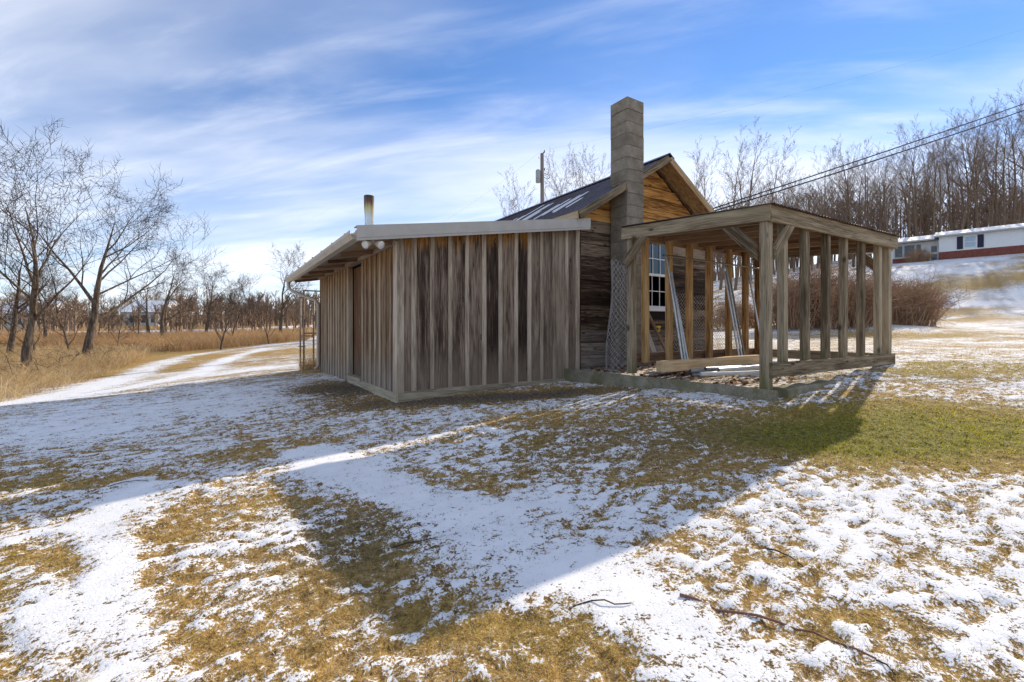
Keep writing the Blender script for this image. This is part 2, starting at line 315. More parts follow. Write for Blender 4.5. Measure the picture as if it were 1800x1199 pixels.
# flue pipe: heat-blued galvanised, sooty mouth
m = Mat('stained_flue_metal', .3, .5, .75); gs = m.n('ShaderNodeSeparateXYZ'); tc = m.n('ShaderNodeTexCoord'); m.put(tc.outputs['Generated'], gs.inputs[0])
f = m.math('ADD', gs.outputs[2], m.math('MULTIPLY', m.math('SUBTRACT', m.noise(m.coord('Object', (14, 14, 1.5)), 1, 3), .5), .3))
M['flue'] = m.col(m.ramp(f, (.0, (.52, .54, .55)), (.62, (.55, .55, .52)), (.76, (.50, .38, .16)), (.88, (.14, .075, .045)), (1.0, (.06, .04, .035)))).m

# ground: snow sheet over turf; the 'snow', 'green' and soil-plus-painted-shade attributes say where each lies
m = Mat('snowy_turf', .9, .2); v = m.coord('Object')
s = m.attr('snow'); f1 = m.noise(v, 26, 5, .65); f2 = m.noise(v, 95, 3, .6); f0 = m.noise(v, 5.5, 5, .6)
s = m.math('ADD', s, m.math('ADD', m.math('MULTIPLY', m.math('SUBTRACT', m.noise(m.coord('Object', (1, 1, 2)), .45, 7, .72), .5), 1.0), m.math('MULTIPLY', m.math('SUBTRACT', f0, .5), .7)))
sv = m.math('ADD', s, m.math('ADD', m.math('MULTIPLY', m.math('SUBTRACT', f1, .5), 1.7), m.math('MULTIPLY', m.math('SUBTRACT', f2, .5), 1.5)))
sm = m.step(sv, -.07, .10)
straw = m.ramp(m.math('ADD', m.math('MULTIPLY', f1, .6), m.math('MULTIPLY', f2, .4)), (.36, (.10, .058, .018)), (.5, (.38, .235, .070)), (.66, (.58, .40, .15)))
green = m.ramp(m.math('ADD', m.math('MULTIPLY', f1, .6), m.math('MULTIPLY', f2, .4)), (.36, (.05, .048, .008)), (.52, (.20, .18, .022)), (.68, (.40, .34, .06)))
dirt_shade = m.ramp(f1, (.35, (.055, .040, .030)), (.5, (.125, .096, .070)), (.66, (.25, .205, .155)))
turf = m.mix(m.attr('green'), straw, green); turf = m.mix(m.attr('dirt_shade'), turf, dirt_shade)
snowc = m.ramp(f0, (.35, (.74, .74, .75)), (.65, (.83, .83, .83)))
m.col(m.mix(sm, turf, snowc))
hh = m.math('ADD', m.math('MULTIPLY', sm, .5), m.math('MULTIPLY', m.math('ADD', f1, f2), m.math('SUBTRACT', .62, m.math('MULTIPLY', sm, .45))))
m.bump(hh, .8, .022); M['ground'] = m.m

def m_attr(name, rough=.85, trans=0.0):
    m = Mat(name, rough, .15); c = m.attr('tone', 'Color'); m.col(c)
    if trans:
        t = m.n('ShaderNodeBsdfTranslucent'); m.put(c, t.inputs[0]); x = m.n('ShaderNodeMixShader'); x.inputs[0].default_value = trans
        m.put(m.b.outputs[0], x.inputs[1]); m.put(t.outputs[0], x.inputs[2]); m.put(x.outputs[0], m.t.nodes['Material Output'].inputs[0])
    return m.m
M['blade'] = m_attr('grass_blade', .8, .42)
def bark(name, a, b, c):
    m = Mat(name, .95, .1); f = m.noise(m.coord('Object', (9, 9, 1.6), 17), 1.6, 6, .65, .4); m.col(m.ramp(f, (.34, a), (.5, b), (.68, c))).bump(f, .6, .02); return m.m
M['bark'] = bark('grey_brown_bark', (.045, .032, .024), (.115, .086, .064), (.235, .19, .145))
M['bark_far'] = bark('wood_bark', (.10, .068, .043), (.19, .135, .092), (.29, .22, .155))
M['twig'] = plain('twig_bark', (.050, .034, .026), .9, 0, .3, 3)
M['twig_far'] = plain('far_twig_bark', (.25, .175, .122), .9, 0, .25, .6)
M['bush'] = plain('russet_twig', (.33, .20, .115), .9, 0, .4, 1.2)
M['evergreen'] = plain('dark_needles', (.035, .050, .026), .9, 0, .4, 2)
M['yellowgreen'] = plain('yellow_green_needles', (.20, .19, .045), .9, 0, .35, 2)

# ------------------------------------------------------------------ mesh helpers
class MB:
    def __init__(s): s.v = []; s.f = []
    def add(s, vs, fs):
        b = len(s.v); s.v += [tuple(p) for p in vs]; s.f += [tuple(i + b for i in f) for f in fs]; return s
    def box(s, lo, hi, mtx=None, ch=0.0):
        x0, y0, z0 = lo; x1, y1, z1 = hi
        vs = [Vector(p) for p in ((x0, y0, z0), (x1, y0, z0), (x1, y1, z0), (x0, y1, z0), (x0, y0, z1), (x1, y0, z1), (x1, y1, z1), (x0, y1, z1))]
        if mtx: vs = [mtx @ p for p in vs]
        return s.add(vs, [(3, 2, 1, 0), (4, 5, 6, 7), (0, 1, 5, 4), (1, 2, 6, 5), (2, 3, 7, 6), (3, 0, 4, 7)])
    def prism(s, poly, off):
        n = len(poly); off = Vector(off); a = [Vector(p) for p in poly]
        return s.add(a + [p + off for p in a], [tuple(range(n))[::-1], tuple(range(n, 2 * n))] + [(i, (i + 1) % n, n + (i + 1) % n, n + i) for i in range(n)])
    def tube(s, pts, rad, sides=6, caps=True):
        pts = [Vector(p) for p in pts]; n = len(pts); rad = [rad] * n if isinstance(rad, (int, float)) else rad
        vs = []; t = (pts[1] - pts[0]).normalized(); u = t.orthogonal().normalized()
        for i, p in enumerate(pts):
            t = ((pts[min(i + 1, n - 1)] - pts[max(i - 1, 0)])).normalized(); u = (u - t * u.dot(t)); u = u.normalized() if u.length > 1e-6 else t.orthogonal().normalized(); w = t.cross(u)
            vs += [p + (u * math.cos(2 * math.pi * k / sides) + w * math.sin(2 * math.pi * k / sides)) * rad[i] for k in range(sides)]
        fs = [(i * sides + k, i * sides + (k + 1) % sides, (i + 1) * sides + (k + 1) % sides, (i + 1) * sides + k) for i in range(n - 1) for k in range(sides)]
        if caps: fs += [tuple(range(sides))[::-1], tuple(range((n - 1) * sides, n * sides))]
        return s.add(vs, fs)
    def build(s, name, mat, parent=None, smooth=False, origin=None):
        V_ = np.array(s.v, float)
        if origin is None: origin = Vector(((V_[:, 0].min() + V_[:, 0].max()) / 2, (V_[:, 1].min() + V_[:, 1].max()) / 2, V_[:, 2].min()))
        me = bpy.data.meshes.new(name); me.from_pydata([tuple(p) for p in (V_ - np.array(origin))], [], s.f); me.update()
        if smooth: me.polygons.foreach_set('use_smooth', [True] * len(me.polygons))
        me.materials.append(M[mat] if isinstance(mat, str) else mat)
        return link(name, me, parent, origin)
def link(name, me, parent=None, origin=(0, 0, 0)):
    o = bpy.data.objects.new(name, me); COL.objects.link(o); o.location = Vector(origin)
    if parent is not None:
        o.parent = parent; q = parent; off = Vector((0, 0, 0))
        m_ = world_matrix(parent); o.matrix_local = m_.inverted() @ Matrix.Translation(Vector(origin))
    return o
def local_matrix(o):
    return Matrix.LocRotScale(o.location, o.rotation_euler, o.scale)
def world_matrix(o):
    m_ = local_matrix(o)
    return m_ if o.parent is None else world_matrix(o.parent) @ m_
def tag(o, label=None, cat=None, group=None, kind=None):
    for k, v in (('label', label), ('category', cat), ('group', group), ('kind', kind)):
        if v: o[k] = v
    return o
def thing(name, label, cat, loc=(0, 0, 0), group=None):
    o = bpy.data.objects.new(name, None); COL.objects.link(o); o.location = loc; o.empty_display_size = .2
    return tag(o, label, cat, group)
_board_cache = {}
def board(name, a, b, w, t, nrm, mat, parent, ch=.004, warp=.003, cut=None):
    """a sawn piece from a to b (centre line of its back face's mid), width w across, thickness t along nrm; edges chamfered, slightly bowed"""
    a = Vector(a); b = Vector(b); X = (b - a); L = X.length; X.normalize(); Z = Vector(nrm); Z = (Z - X * Z.dot(X)).normalized(); Y = Z.cross(X)
    ch = min(ch, t * .3, w * .2); hw = w / 2
    prof = [(-hw + ch, 0), (hw - ch, 0), (hw, ch), (hw, t - ch), (hw - ch, t), (-hw + ch, t), (-hw, t - ch), (-hw, ch)]
    vs = []; k = len(prof)
    for i, fx in enumerate((0, .35, .7, 1)):
        dy, dz = rng.uniform(-warp, warp), rng.uniform(-warp, warp) * .6
        for (y, z) in prof:
            x = fx * L
            if i == 0: x += rng.uniform(-.003, .003) if cut is None else cut[0] * y
            if i == 3: x += rng.uniform(-.003, .003) if cut is None else cut[1] * y
            vs.append((x, y + dy, z + dz))
    fs = [(i * k + j, i * k + (j + 1) % k, (i + 1) * k + (j + 1) % k, (i + 1) * k + j) for i in range(3) for j in range(k)] + [tuple(range(k))[::-1], tuple(range(3 * k, 4 * k))]
    me = bpy.data.meshes.new(name); me.from_pydata(vs, [], fs); me.update(); me.materials.append(M[mat])
    o = bpy.data.objects.new(name, me); COL.objects.link(o); o.rotation_mode = 'XYZ'
    mw = Matrix((X, Y, Z)).transposed().to_4x4(); mw.translation = a
    if parent is not None: o.parent = parent; mw = world_matrix(parent).inverted() @ mw
    o.matrix_local = mw; return o
def fast_mesh(name, V_, F_, mat, tone=None, smooth=False):
    """many small faces at once; F_ is an (n, 3 or 4) index array, tone an (n_vert, 3) colour"""
    me = bpy.data.meshes.new(name); nv, nf, k = len(V_), len(F_), F_.shape[1]
    me.vertices.add(nv); me.vertices.foreach_set('co', np.asarray(V_, np.float32).ravel())
    me.loops.add(nf * k); me.loops.foreach_set('vertex_index', np.asarray(F_, np.int32).ravel())
    me.polygons.add(nf); me.polygons.foreach_set('loop_start', np.arange(nf, dtype=np.int32) * k)
    me.update(calc_edges=True)
    if smooth: me.polygons.foreach_set('use_smooth', np.ones(nf, bool))
    if tone is not None:
        at = me.attributes.new('tone', 'FLOAT_COLOR', 'POINT'); at.data.foreach_set('color', np.c_[tone, np.ones(nv)].astype(np.float32).ravel())
    me.materials.append(M[mat]); return me
# ------------------------------------------------------------------ ground sheet
def axis(lo, hi, step, out, grow):
    core = list(np.arange(lo, hi, step)); a = []; s = step; x = lo
    while x > -out: s *= grow; x -= s; a.append(x)
    b = []; s = step; x = core[-1]
    while x < out: s *= grow; x += s; b.append(x)
    return np.array(a[::-1] + core + b)
ra = axis(-4.6, 5.6, .022, 900, 1.042); da = axis(1.1, 6.9, .022, 900, 1.042)
RG, DG = np.meshgrid(ra, da)
sG, gG, dG = fields(RG, DG)
zG = HRD(RG, DG) + micro(RG, DG, sG)
nr, nd = len(ra), len(da)
VX = CAM.x + RG * RIGHT.x + DG * FWD.x; VY = CAM.y + RG * RIGHT.y + DG * FWD.y
idx = np.arange(nr * nd).reshape(nd, nr)
FQ = np.stack([idx[:-1, :-1], idx[:-1, 1:], idx[1:, 1:], idx[1:, :-1]], -1).reshape(-1, 4)
me = fast_mesh('ground', np.stack([VX, VY, zG], -1).reshape(-1, 3), FQ, 'ground', smooth=True)
for nm, arr in (('snow', sG), ('green', gG), ('dirt_shade', dG)):
    at = me.attributes.new(nm, 'FLOAT', 'POINT'); at.data.foreach_set('value', arr.astype(np.float32).ravel())
tag(link('ground', me), 'snow-dusted winter lawn and fields around the old shed', None, None, 'structure')

# ------------------------------------------------------------------ turf blades (stuff)
def blades(name, R, D, h, width, lean, col, label, seg=1, mat='blade', droop=.5, zoff=-.004, dirbias=None):
    n = len(R); s, _, _ = fields(R, D); z = HRD(R, D) + micro(R, D, s) + zoff
    P = np.stack([CAM.x + R * RIGHT.x + D * FWD.x, CAM.y + R * RIGHT.y + D * FWD.y, z], -1)
    th = nrng.uniform(0, 2 * math.pi, n)
    if dirbias is not None: th = dirbias + nrng.normal(0, .9, n)
    d = np.stack([np.cos(th), np.sin(th), np.zeros(n)], -1); sd = np.stack([-np.sin(th), np.cos(th), np.zeros(n)], -1)
    tw = nrng.uniform(0, math.pi, n); sd = sd * np.cos(tw)[:, None] + d * np.sin(tw)[:, None] * .8
    w = (width * nrng.uniform(.6, 1.3, n))[:, None]; rows = []; tot = []
    for i in range(seg + 1):
        f = i / seg; up = h * (f - droop * lean * f * f * .5); out = h * lean * f ** 1.5
        c = P + d * out[:, None] + np.array([0, 0, 1.0]) * up[:, None]
        if i < seg: rows += [c - sd * w * (1 - .45 * f) / 2, c + sd * w * (1 - .45 * f) / 2]; tot += [.75 + .25 * f] * 2
        else: rows += [c]; tot += [1.05]
    k = len(rows); V_ = np.stack(rows, 1).reshape(-1, 3); base = np.arange(n)[:, None] * k; F = []
    for i in range(seg - 1): F += [base + np.array([[2 * i, 2 * i + 1, 2 * i + 3]]), base + np.array([[2 * i, 2 * i + 3, 2 * i + 2]])]
    F += [base + np.array([[2 * seg - 2, 2 * seg - 1, 2 * seg]])]
    F = np.concatenate(F); tone = np.repeat(col[:, None, :], k, 1).reshape(-1, 3)
    return tag(link(name, fast_mesh(name, V_, F, mat, tone)), label, 'grass', None, 'stuff')
STRAW = np.array([(.70, .49, .18), (.64, .40, .10), (.74, .57, .28), (.55, .31, .075), (.30, .20, .10), (.50, .41, .25)])
GREENS = np.array([(.44, .41, .025), (.56, .49, .035), (.26, .25, .02), (.62, .50, .06), (.38, .33, .03)])
def in_house(x, y): return ((x > -.05) & (x < 7.05) & (y > -.03) & (y < 6.5)) | ((x > 2.88) & (x < 6.6) & (y > -3.35) & (y < .1))
def turf(n, dmax, dmin, spread, hr, wr, seg, name, label):
    u = nrng.uniform(0, 1, n); d = dmin * (dmax / dmin) ** (u ** .8); a = nrng.uniform(-spread, spread, n)
    R = d * np.sin(a); D = d * np.cos(a); s, g, di = fields(R, D)
    s2 = s + .35 * fbm(R * 14, D * 14, 91, 3)
    keep = nrng.uniform(0, 1, n) < np.clip(.40 - 1.6 * s2, .012, .9) * (1 - .55 * di)
    x = CAM.x + R * RIGHT.x + D * FWD.x; y = CAM.y + R * RIGHT.y + D * FWD.y; keep &= ~in_house(x, y)
    R, D, s, g, di, d = (q[keep] for q in (R, D, s, g, di, d)); n = len(R)
    c = STRAW[nrng.integers(0, len(STRAW), n)]; cg = GREENS[nrng.integers(0, len(GREENS), n)]
    pick = (nrng.uniform(0, 1, n) < np.clip(g * 1.1 + .08, 0, .93))[:, None]; c = np.where(pick, cg, c)
    patch = fbm(R * 2.2, D * 2.2, 95, 3)[:, None]; c = c * (1 + .22 * patch) * nrng.uniform(.7, 1.15, (n, 1)); c = c * (1 - .45 * di[:, None])  # blades go darker on soil and on painted-shade spots
    frost = (nrng.uniform(0, 1, n) < np.clip(.36 + .8 * s - .5 * g, .0, .5))[:, None]; c = np.where(frost, np.array([.82, .83, .86]) * nrng.uniform(.85, 1, (n, 1)), c)
    h = nrng.uniform(*hr, n) * (1 + .5 * g) * (1 + .25 * fbm(R * 3, D * 3, 97, 2)); lean = nrng.uniform(.5, 1.9, n)
    return blades(name, R, D, h, np.full(n, wr) * np.clip(d / 3.0, .6, 3), lean, c, label, seg)
turf(330000, 6.0, 1.0, 1.0, (.007, .024), .0034, 2, 'lawn_grass', 'short matted straw and olive grass poking through the snow')
turf(230000, 26, 5.6, .98, (.012, .034), .0044, 1, 'lawn_grass', 'short winter grass farther off around shed and kennel')
# ------------------------------------------------------------------ lean-to shed (origin of the world is its near corner)
UP = Vector((0, 0, 1)); FRONT = (0, -1, 0); LEFT = (-1, 0, 0)
SW, SL = 3.16, 4.98                                            # width along the front, depth
def shed_top(x): return 2.10 + .157 * x                         # underside of the roof deck
shed = thing('board_and_batten_shed', 'weathered grey board-and-batten lean-to shed with doorway, gutter and pale metal roof edge', 'shed', (0, 0, 0))
# solid core behind the boards keeps light out
MB().prism([(.03, .05, .10), (SW, .05, .10), (SW, .05, shed_top(SW) - .01), (.03, .05, shed_top(.03) - .01)], (0, .02, 0)).build('wall_backing', 'dark', shed)
k = MB(); k.box((.03, .07, .1), (.05, 1.60, 2.08)).box((.03, 2.52, .1), (.05, SL, 2.08)).box((.03, 1.60, 1.98), (.05, 2.52, 2.08)); k.build('wall_backing', 'dark', shed)
MB().box((.03, SL, .1), (SW, SL + .02, 2.1)).build('rear_wall', 'siding', shed)
MB().box((.06, .08, .06), (SW, SL, .10)).build('floor', 'dark', shed)
xs = [0.0]; edges = [690, 728, 760, 792, 822, 852, 880, 908, 931, 953, 975, 997, 1021]        # board joints read off the photo
bx_ = [onY(p, 560, 0).x for p in edges]; bx_[0] = .0; bx_[-1] = SW
for i, (x0, x1) in enumerate(zip(bx_, bx_[1:])):
    xm = (x0 + x1) / 2; board('board', (xm, .048, .075 + .012 * rng.random()), (xm, .048, shed_top(xm)), x1 - x0 - .006, .026, FRONT, 'board' if i < 8 else 'board_pale', shed, cut=(0, .157))
for i, x in enumerate(bx_[1:-1]):
    board('batten', (x, .022, .075 + rng.uniform(-.005, .02)), (x + rng.uniform(-.006, .006), .022, shed_top(x) - .002), rng.uniform(.058, .072), .022, FRONT, 'batten', shed)
board('corner_trim', (.052, .022, .06), (.052, .022, shed_top(.05)), .10, .024, FRONT, 'batten', shed)
board('corner_trim', (SW - .05, .022, .06), (SW - .05, .022, shed_top(SW - .05)), .085, .022, FRONT, 'batten', shed)
board('skirt_board', (-.02, .03, .0), (SW + .01, .03, .03), .17, .03, FRONT, 'skirt', shed)
# left (door) wall
ys = list(np.linspace(.0, 1.62, 8)); ys2 = list(np.linspace(2.49, SL, 12))
for seg in (ys, ys2):
    for y0, y1 in zip(seg, seg[1:]):
        ym = (y0 + y1) / 2; board('board', (.028, ym, .08 if seg is ys else .0), (.028, ym, 2.09), y1 - y0 - .006, .024, LEFT, 'side_board', shed)
    for y in seg[1:-1] + ([seg[-1] - .03] if seg is ys else [seg[0] + .03, seg[-1] - .03]):
        board('batten', (.004, y, (.075 if seg is ys else .0) + rng.uniform(-.01, .015)), (.004, y + rng.uniform(-.006, .006), 2.03), .06, .02, LEFT, 'side_batten', shed)
board('corner_trim', (.004, .045, .06), (.004, .045, 2.05), .10, .024, LEFT, 'batten', shed)
board('skirt_board', (.01, 2.5, .015), (.01, -.03, .0), .15, .03, LEFT, 'skirt', shed)
for k_ in range(5): 
    y0 = 1.62 + .174 * k_; board('board', (.028, y0 + .087, 1.99), (.028, y0 + .087, 2.09), .166, .024, LEFT, 'side_board', shed)
board('frieze_board', (-.018, -.01, 2.045), (-.018, SL + .02, 2.045), .09, .02, LEFT, 'side_batten', shed)
door = thing('door', None, None, (.09, 2.48, .1)); door.parent = shed
board('door_panel', (.10, 2.18, .10), (.10, 2.18, 1.97), .58, .02, LEFT, 'ply', door)
MB().tube([(.07, 1.95, .98), (.045, 1.95, .98), (.045, 1.95, 1.10), (.07, 1.95, 1.10)], .007, 6).build('door_handle', 'rust', door)
board('door_jamb', (.03, 2.487, .1), (.03, 2.487, 1.98), .07, .018, (0, -1, 0), 'side_batten', shed)
board('doorsill', (.02, 1.64, .07), (.02, 2.48, .07), .12, .05, (0, 0, 1), 'skirt', shed)
k = MB(); k.box((.8, .09, .1), (.82, SL - .01, 2.20)).box((.06, 1.2, .1), (.8, 1.22, 2.12)).box((.06, 3.0, .1), (.8, 3.02, 2.12)); k.build('inner_partition', 'dark', shed)
# roof: ribbed sheet from the eave up to the cabin wall, metal edge along the rake, soffit, gutter
roof = MB(); nx = 60; X0, X1, Y0, Y1 = -.52, SW + .02, -.22, SL + .5
ribs = np.arange(Y0, Y1 + .001, .0575)
def rz(x, up=0): return shed_top(x) + .10 + up
vs = []; fs = []
for j, y in enumerate(ribs):
    h = .018 if j % 4 == 0 else 0.0
    vs += [(X0, y, rz(X0, h)), (X1, y, rz(X1, h)), (X0, y, rz(X0, h) - .006), (X1, y, rz(X1, h) - .006)]
    if j: b = 4 * j; fs += [(b - 4, b - 3, b + 1, b), (b - 2, b + 2, b + 3, b - 1), (b - 4, b, b + 2, b - 2), (b - 3, b - 1, b + 3, b + 1)]
rf = roof.add(vs, fs).build('roof', 'galv', shed)
MB().prism([(X0 + .01, Y0 + .03, shed_top(X0)), (X1, Y0 + .03, shed_top(X1)), (X1, Y0 + .03, rz(X1) - .02), (X0 + .01, Y0 + .03, rz(X0) - .02)], (0, Y1 - Y0 - .06, 0)).build('roof_deck', 'rafter', rf)
e = MB()                                                       # bent rake trim: face, drip lip and top return
for (za, zb, ya, yb) in ((-.015, .12, Y0 - .012, Y0), (-.05, -.015, Y0 - .004, Y0 + .008), (.12, .132, Y0 - .012, Y0 + .12)):
    e.prism([(X0 - .05, ya, shed_top(X0 - .05) + za), (X1, ya, shed_top(X1) + za), (X1, ya, shed_top(X1) + zb), (X0 - .05, ya, shed_top(X0 - .05) + zb)], (0, yb - ya, 0))
e.build('rake_trim', 'trim', rf)
MB().prism([(X0 + .02, Y0 + .01, shed_top(X0) - .012), (-.01, Y0 + .01, shed_top(0) - .012), (-.01, Y0 + .01, shed_top(0) - .03), (X0 + .02, Y0 + .01, shed_top(X0) - .03)], (0, Y1 - Y0 - .02, 0)).build('soffit', 'side_batten', rf)
for i in range(7): board('rafter_tail', (X0 + .03, .1 + i * .85, shed_top(X0) - .03), (.0, .1 + i * .85, shed_top(0) - .03), .04, .05, (0, 0, -1), 'rafter', rf)
board('fascia', (X0 + .0, Y1, shed_top(X0) + .02), (X0 + .0, Y0 + .01, shed_top(X0) + .02), .13, .02, LEFT, 'gutter', rf)
gz0 = shed_top(X0) + .06; gx = X0 - .022; g = MB(); prof = [(0, 0), (0, -.10), (-.07, -.10), (-.105, -.035), (-.105, 0), (-.098, 0), (-.098, -.033), (-.066, -.094), (-.006, -.094), (-.006, 0)]
g.prism([(gx + a, Y0 + .02, gz0 + b) for a, b in prof], (0, Y1 - Y0 - .04, -.03)); gut = g.build('gutter', 'gutter', shed)
for i in range(8):
    y = Y0 + .25 + i * .72; MB().box((gx - .112, y, gz0 - .012), (gx + .004, y + .025, gz0 + .004)).build('gutter_hanger', 'gutter', gut)
dsp = [(gx - .05, SL + .33, gz0 - .12), (gx - .05, SL + .33, gz0 - .26), (gx + .04, SL + .25, gz0 - .34), (-.10, SL - .02, gz0 - .52), (-.055, SL - .06, gz0 - .62), (-.055, SL - .06, .12), (-.13, SL - .06, .05)]
MB().tube(dsp, .036, 8).build('downspout', 'gutter', shed, True)
fl = MB(); fx, fy = .31, 2.30; fb = rz(fx)
fl.tube([(fx, fy, fb - .02), (fx, fy, fb + .25), (fx - .004, fy, fb + .55), (fx - .012, fy, fb + .8), (fx - .012, fy, fb + 1.00)], [.066, .066, .073, .085, .088], 18, False)
fl.tube([(fx - .012, fy, fb + 1.0), (fx - .012, fy, fb + .96), (fx - .012, fy, fb + .5)], [.088, .08, .07], 18, False); fl.build('flue_pipe', 'flue', rf, True)
# twin floodlight under the rake corner
t = thing('floodlight', 'cream twin-head security floodlight under the corner of the shed eave', 'floodlight', (-.34, -.10, 2.0))
MB().tube([(-.34, -.10, shed_top(-.34) - .03), (-.34, -.10, shed_top(-.34) - .075)], [.055, .05], 14).build('mounting_plate', 'gutter', t, True)
for dx, dy in ((-.10, -.06), (.06, -.11)):
    a = Vector((-.34, -.10, 1.99)); d = Vector((dx, dy, -.05)).normalized(); 
    h = MB().tube([a, a + d * .03, a + d * .05, a + d * .12, a + d * .15], [.012, .014, .03, .046, .056], 14, False).build('lamp_head', 'gutter', t, True)
    MB().tube([a + d * .140, a + d * .150, a + d * .156], [.053, .05, .02], 14).build('lens', 'lamp', h, True)

# ------------------------------------------------------------------ cabin with gable end
CX0, CX1, CY0, CY1 = SW + .0, 6.98, .06, 6.2; PK = (CX0 + CX1) / 2; EV = 2.80; SLP = .615
def ctop(x): return EV + .16 + SLP * (min(x, 2 * PK - x) - CX0)
cabin = thing('wooden_cabin', 'old plank-sided cabin with orange gable, brown ribbed metal roof and block chimney', 'cabin', (CX0, CY0, 0))
WX0, WX1, WZ0, WZ1 = 4.80, 5.56, 1.32, 2.60                     # window opening in the gable wall
MB().prism([(CX0 + .04, CY0 + .05, .0), (CX1 - .04, CY0 + .05, .0), (CX1 - .04, CY0 + .05, ctop(CX1) - .05), (PK, CY0 + .05, ctop(PK) - .05), (CX0 + .04, CY0 + .05, ctop(CX0) - .05)], (0, .03, 0)).build('gable_backing', 'dark', cabin)
for x0 in (CX0 + .04, CX1 - .06): MB().box((x0, CY0 + .09, .0), (x0 + .02, CY1, ctop(CX0) - .04)).build('side_wall', 'siding', cabin)
MB().prism([(CX0 + .04, CY1, .0), (CX1 - .04, CY1, .0), (CX1 - .04, CY1, ctop(CX1) - .05), (PK, CY1, ctop(PK) - .05), (CX0 + .04, CY1, ctop(CX0) - .05)], (0, .03, 0)).build('rear_wall', 'siding', cabin)
z = .07; i = 0
while z < ctop(PK) - .1:
    w = rng.choice((.19, .205, .22, .215)); z1 = z + w; x0, x1 = CX0, CX1
    lim = ctop(CX0) - .02
    if z1 > lim: dx = max(0, (z1 - lim)) / SLP; x0 += dx; x1 -= dx
    if x1 - x0 < .15: break
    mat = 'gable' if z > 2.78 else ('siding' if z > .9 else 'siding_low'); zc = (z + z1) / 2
    spans = [(x0, x1)]
    if z1 > WZ0 - .05 and z < WZ1 + .05: spans = [(x0, WX0 - .04), (WX1 + .04, x1)]
    elif rng.random() < .6 and z < 2.7: c_ = rng.uniform(4.4, 6.3); spans = [(x0, c_ - .003), (c_ + .003, x1)]
    for (a, b) in spans:
        m_ = mat if not (mat == 'gable' and z < 2.95 and False) else 'siding'
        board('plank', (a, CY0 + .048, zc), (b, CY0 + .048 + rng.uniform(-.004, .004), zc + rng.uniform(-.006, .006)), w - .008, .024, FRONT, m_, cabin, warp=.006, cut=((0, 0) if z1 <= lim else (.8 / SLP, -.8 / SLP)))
    z = z1; i += 1
for x in (CX0 + .03, CX1 - .03): board('corner_board', (x, CY0 + .02, .05), (x, CY0 + .02, ctop(x) - .06), .075, .022, FRONT, 'siding', cabin)
z = .1
while z < ctop(CX1) - .1: board('plank', (CX1 - .04, CY0 + .05, z + .1), (CX1 - .04, CY1, z + .1), .195, .024, (1, 0, 0), 'siding_low', cabin); z += .205
# window: double hung, three lights across, two rows per sash
win = thing('window', None, None, (WX0, CY0, WZ0)); win.parent = cabin; win.location = (WX0 - CX0, 0, WZ0)
fy = CY0 + .02
for (a, b, w, nm) in (((WX0 - .02, fy, WZ0 - .06), (WX0 - .02, fy, WZ1 + .06), .09, 'casing'), ((WX1 + .02, fy, WZ0 - .06), (WX1 + .02, fy, WZ1 + .06), .09, 'casing'), ((WX0 - .03, fy - .003, WZ1 + .03), (WX1 + .03, fy - .003, WZ1 + .03), .10, 'casing'), ((WX0 - .08, fy - .02, WZ0 - .03), (WX1 + .08, fy - .02, WZ0 - .03), .06, 'sill')):
    board(nm, a, b, w, .03 if nm == 'casing' else .06, FRONT, 'white', win)
zm = (WZ0 + WZ1) / 2
for (za, zb, dy) in ((WZ0, zm + .02, .0), (zm - .02, WZ1, -.014)):
    yy = fy + .022 + dy
    for (a, b) in (((WX0 + .03, yy, za + .022), (WX1 - .03, yy, za + .022)), ((WX0 + .03, yy, zb - .022), (WX1 - .03, yy, zb - .022))): board('sash_rail', a, b, .045, .02, FRONT, 'white', win)
    for x in (WX0 + .045, WX1 - .045): board('sash_stile', (x, yy + .002, za), (x, yy + .002, zb), .04, .02, FRONT, 'white', win)
    pw = (WX1 - WX0 - .12) / 3; ph = (zb - za - .08) / 2
    for c in (1, 2): board('muntin', (WX0 + .06 + pw * c, yy + .003, za + .03), (WX0 + .06 + pw * c, yy + .003, zb - .03), .016, .014, FRONT, 'white', win)
    board('muntin', (WX0 + .05, yy + .004, za + .04 + ph), (WX1 - .05, yy + .004, za + .04 + ph), .016, .014, FRONT, 'white', win)
    for c in range(3):
        for r_ in range(2): MB().box((WX0 + .062 + pw * c, yy + .008, za + .042 + ph * r_), (WX0 + .062 + pw * (c + 1) - .004, yy + .011, za + .042 + ph * (r_ + 1) - .004)).build('pane', 'glass', win)
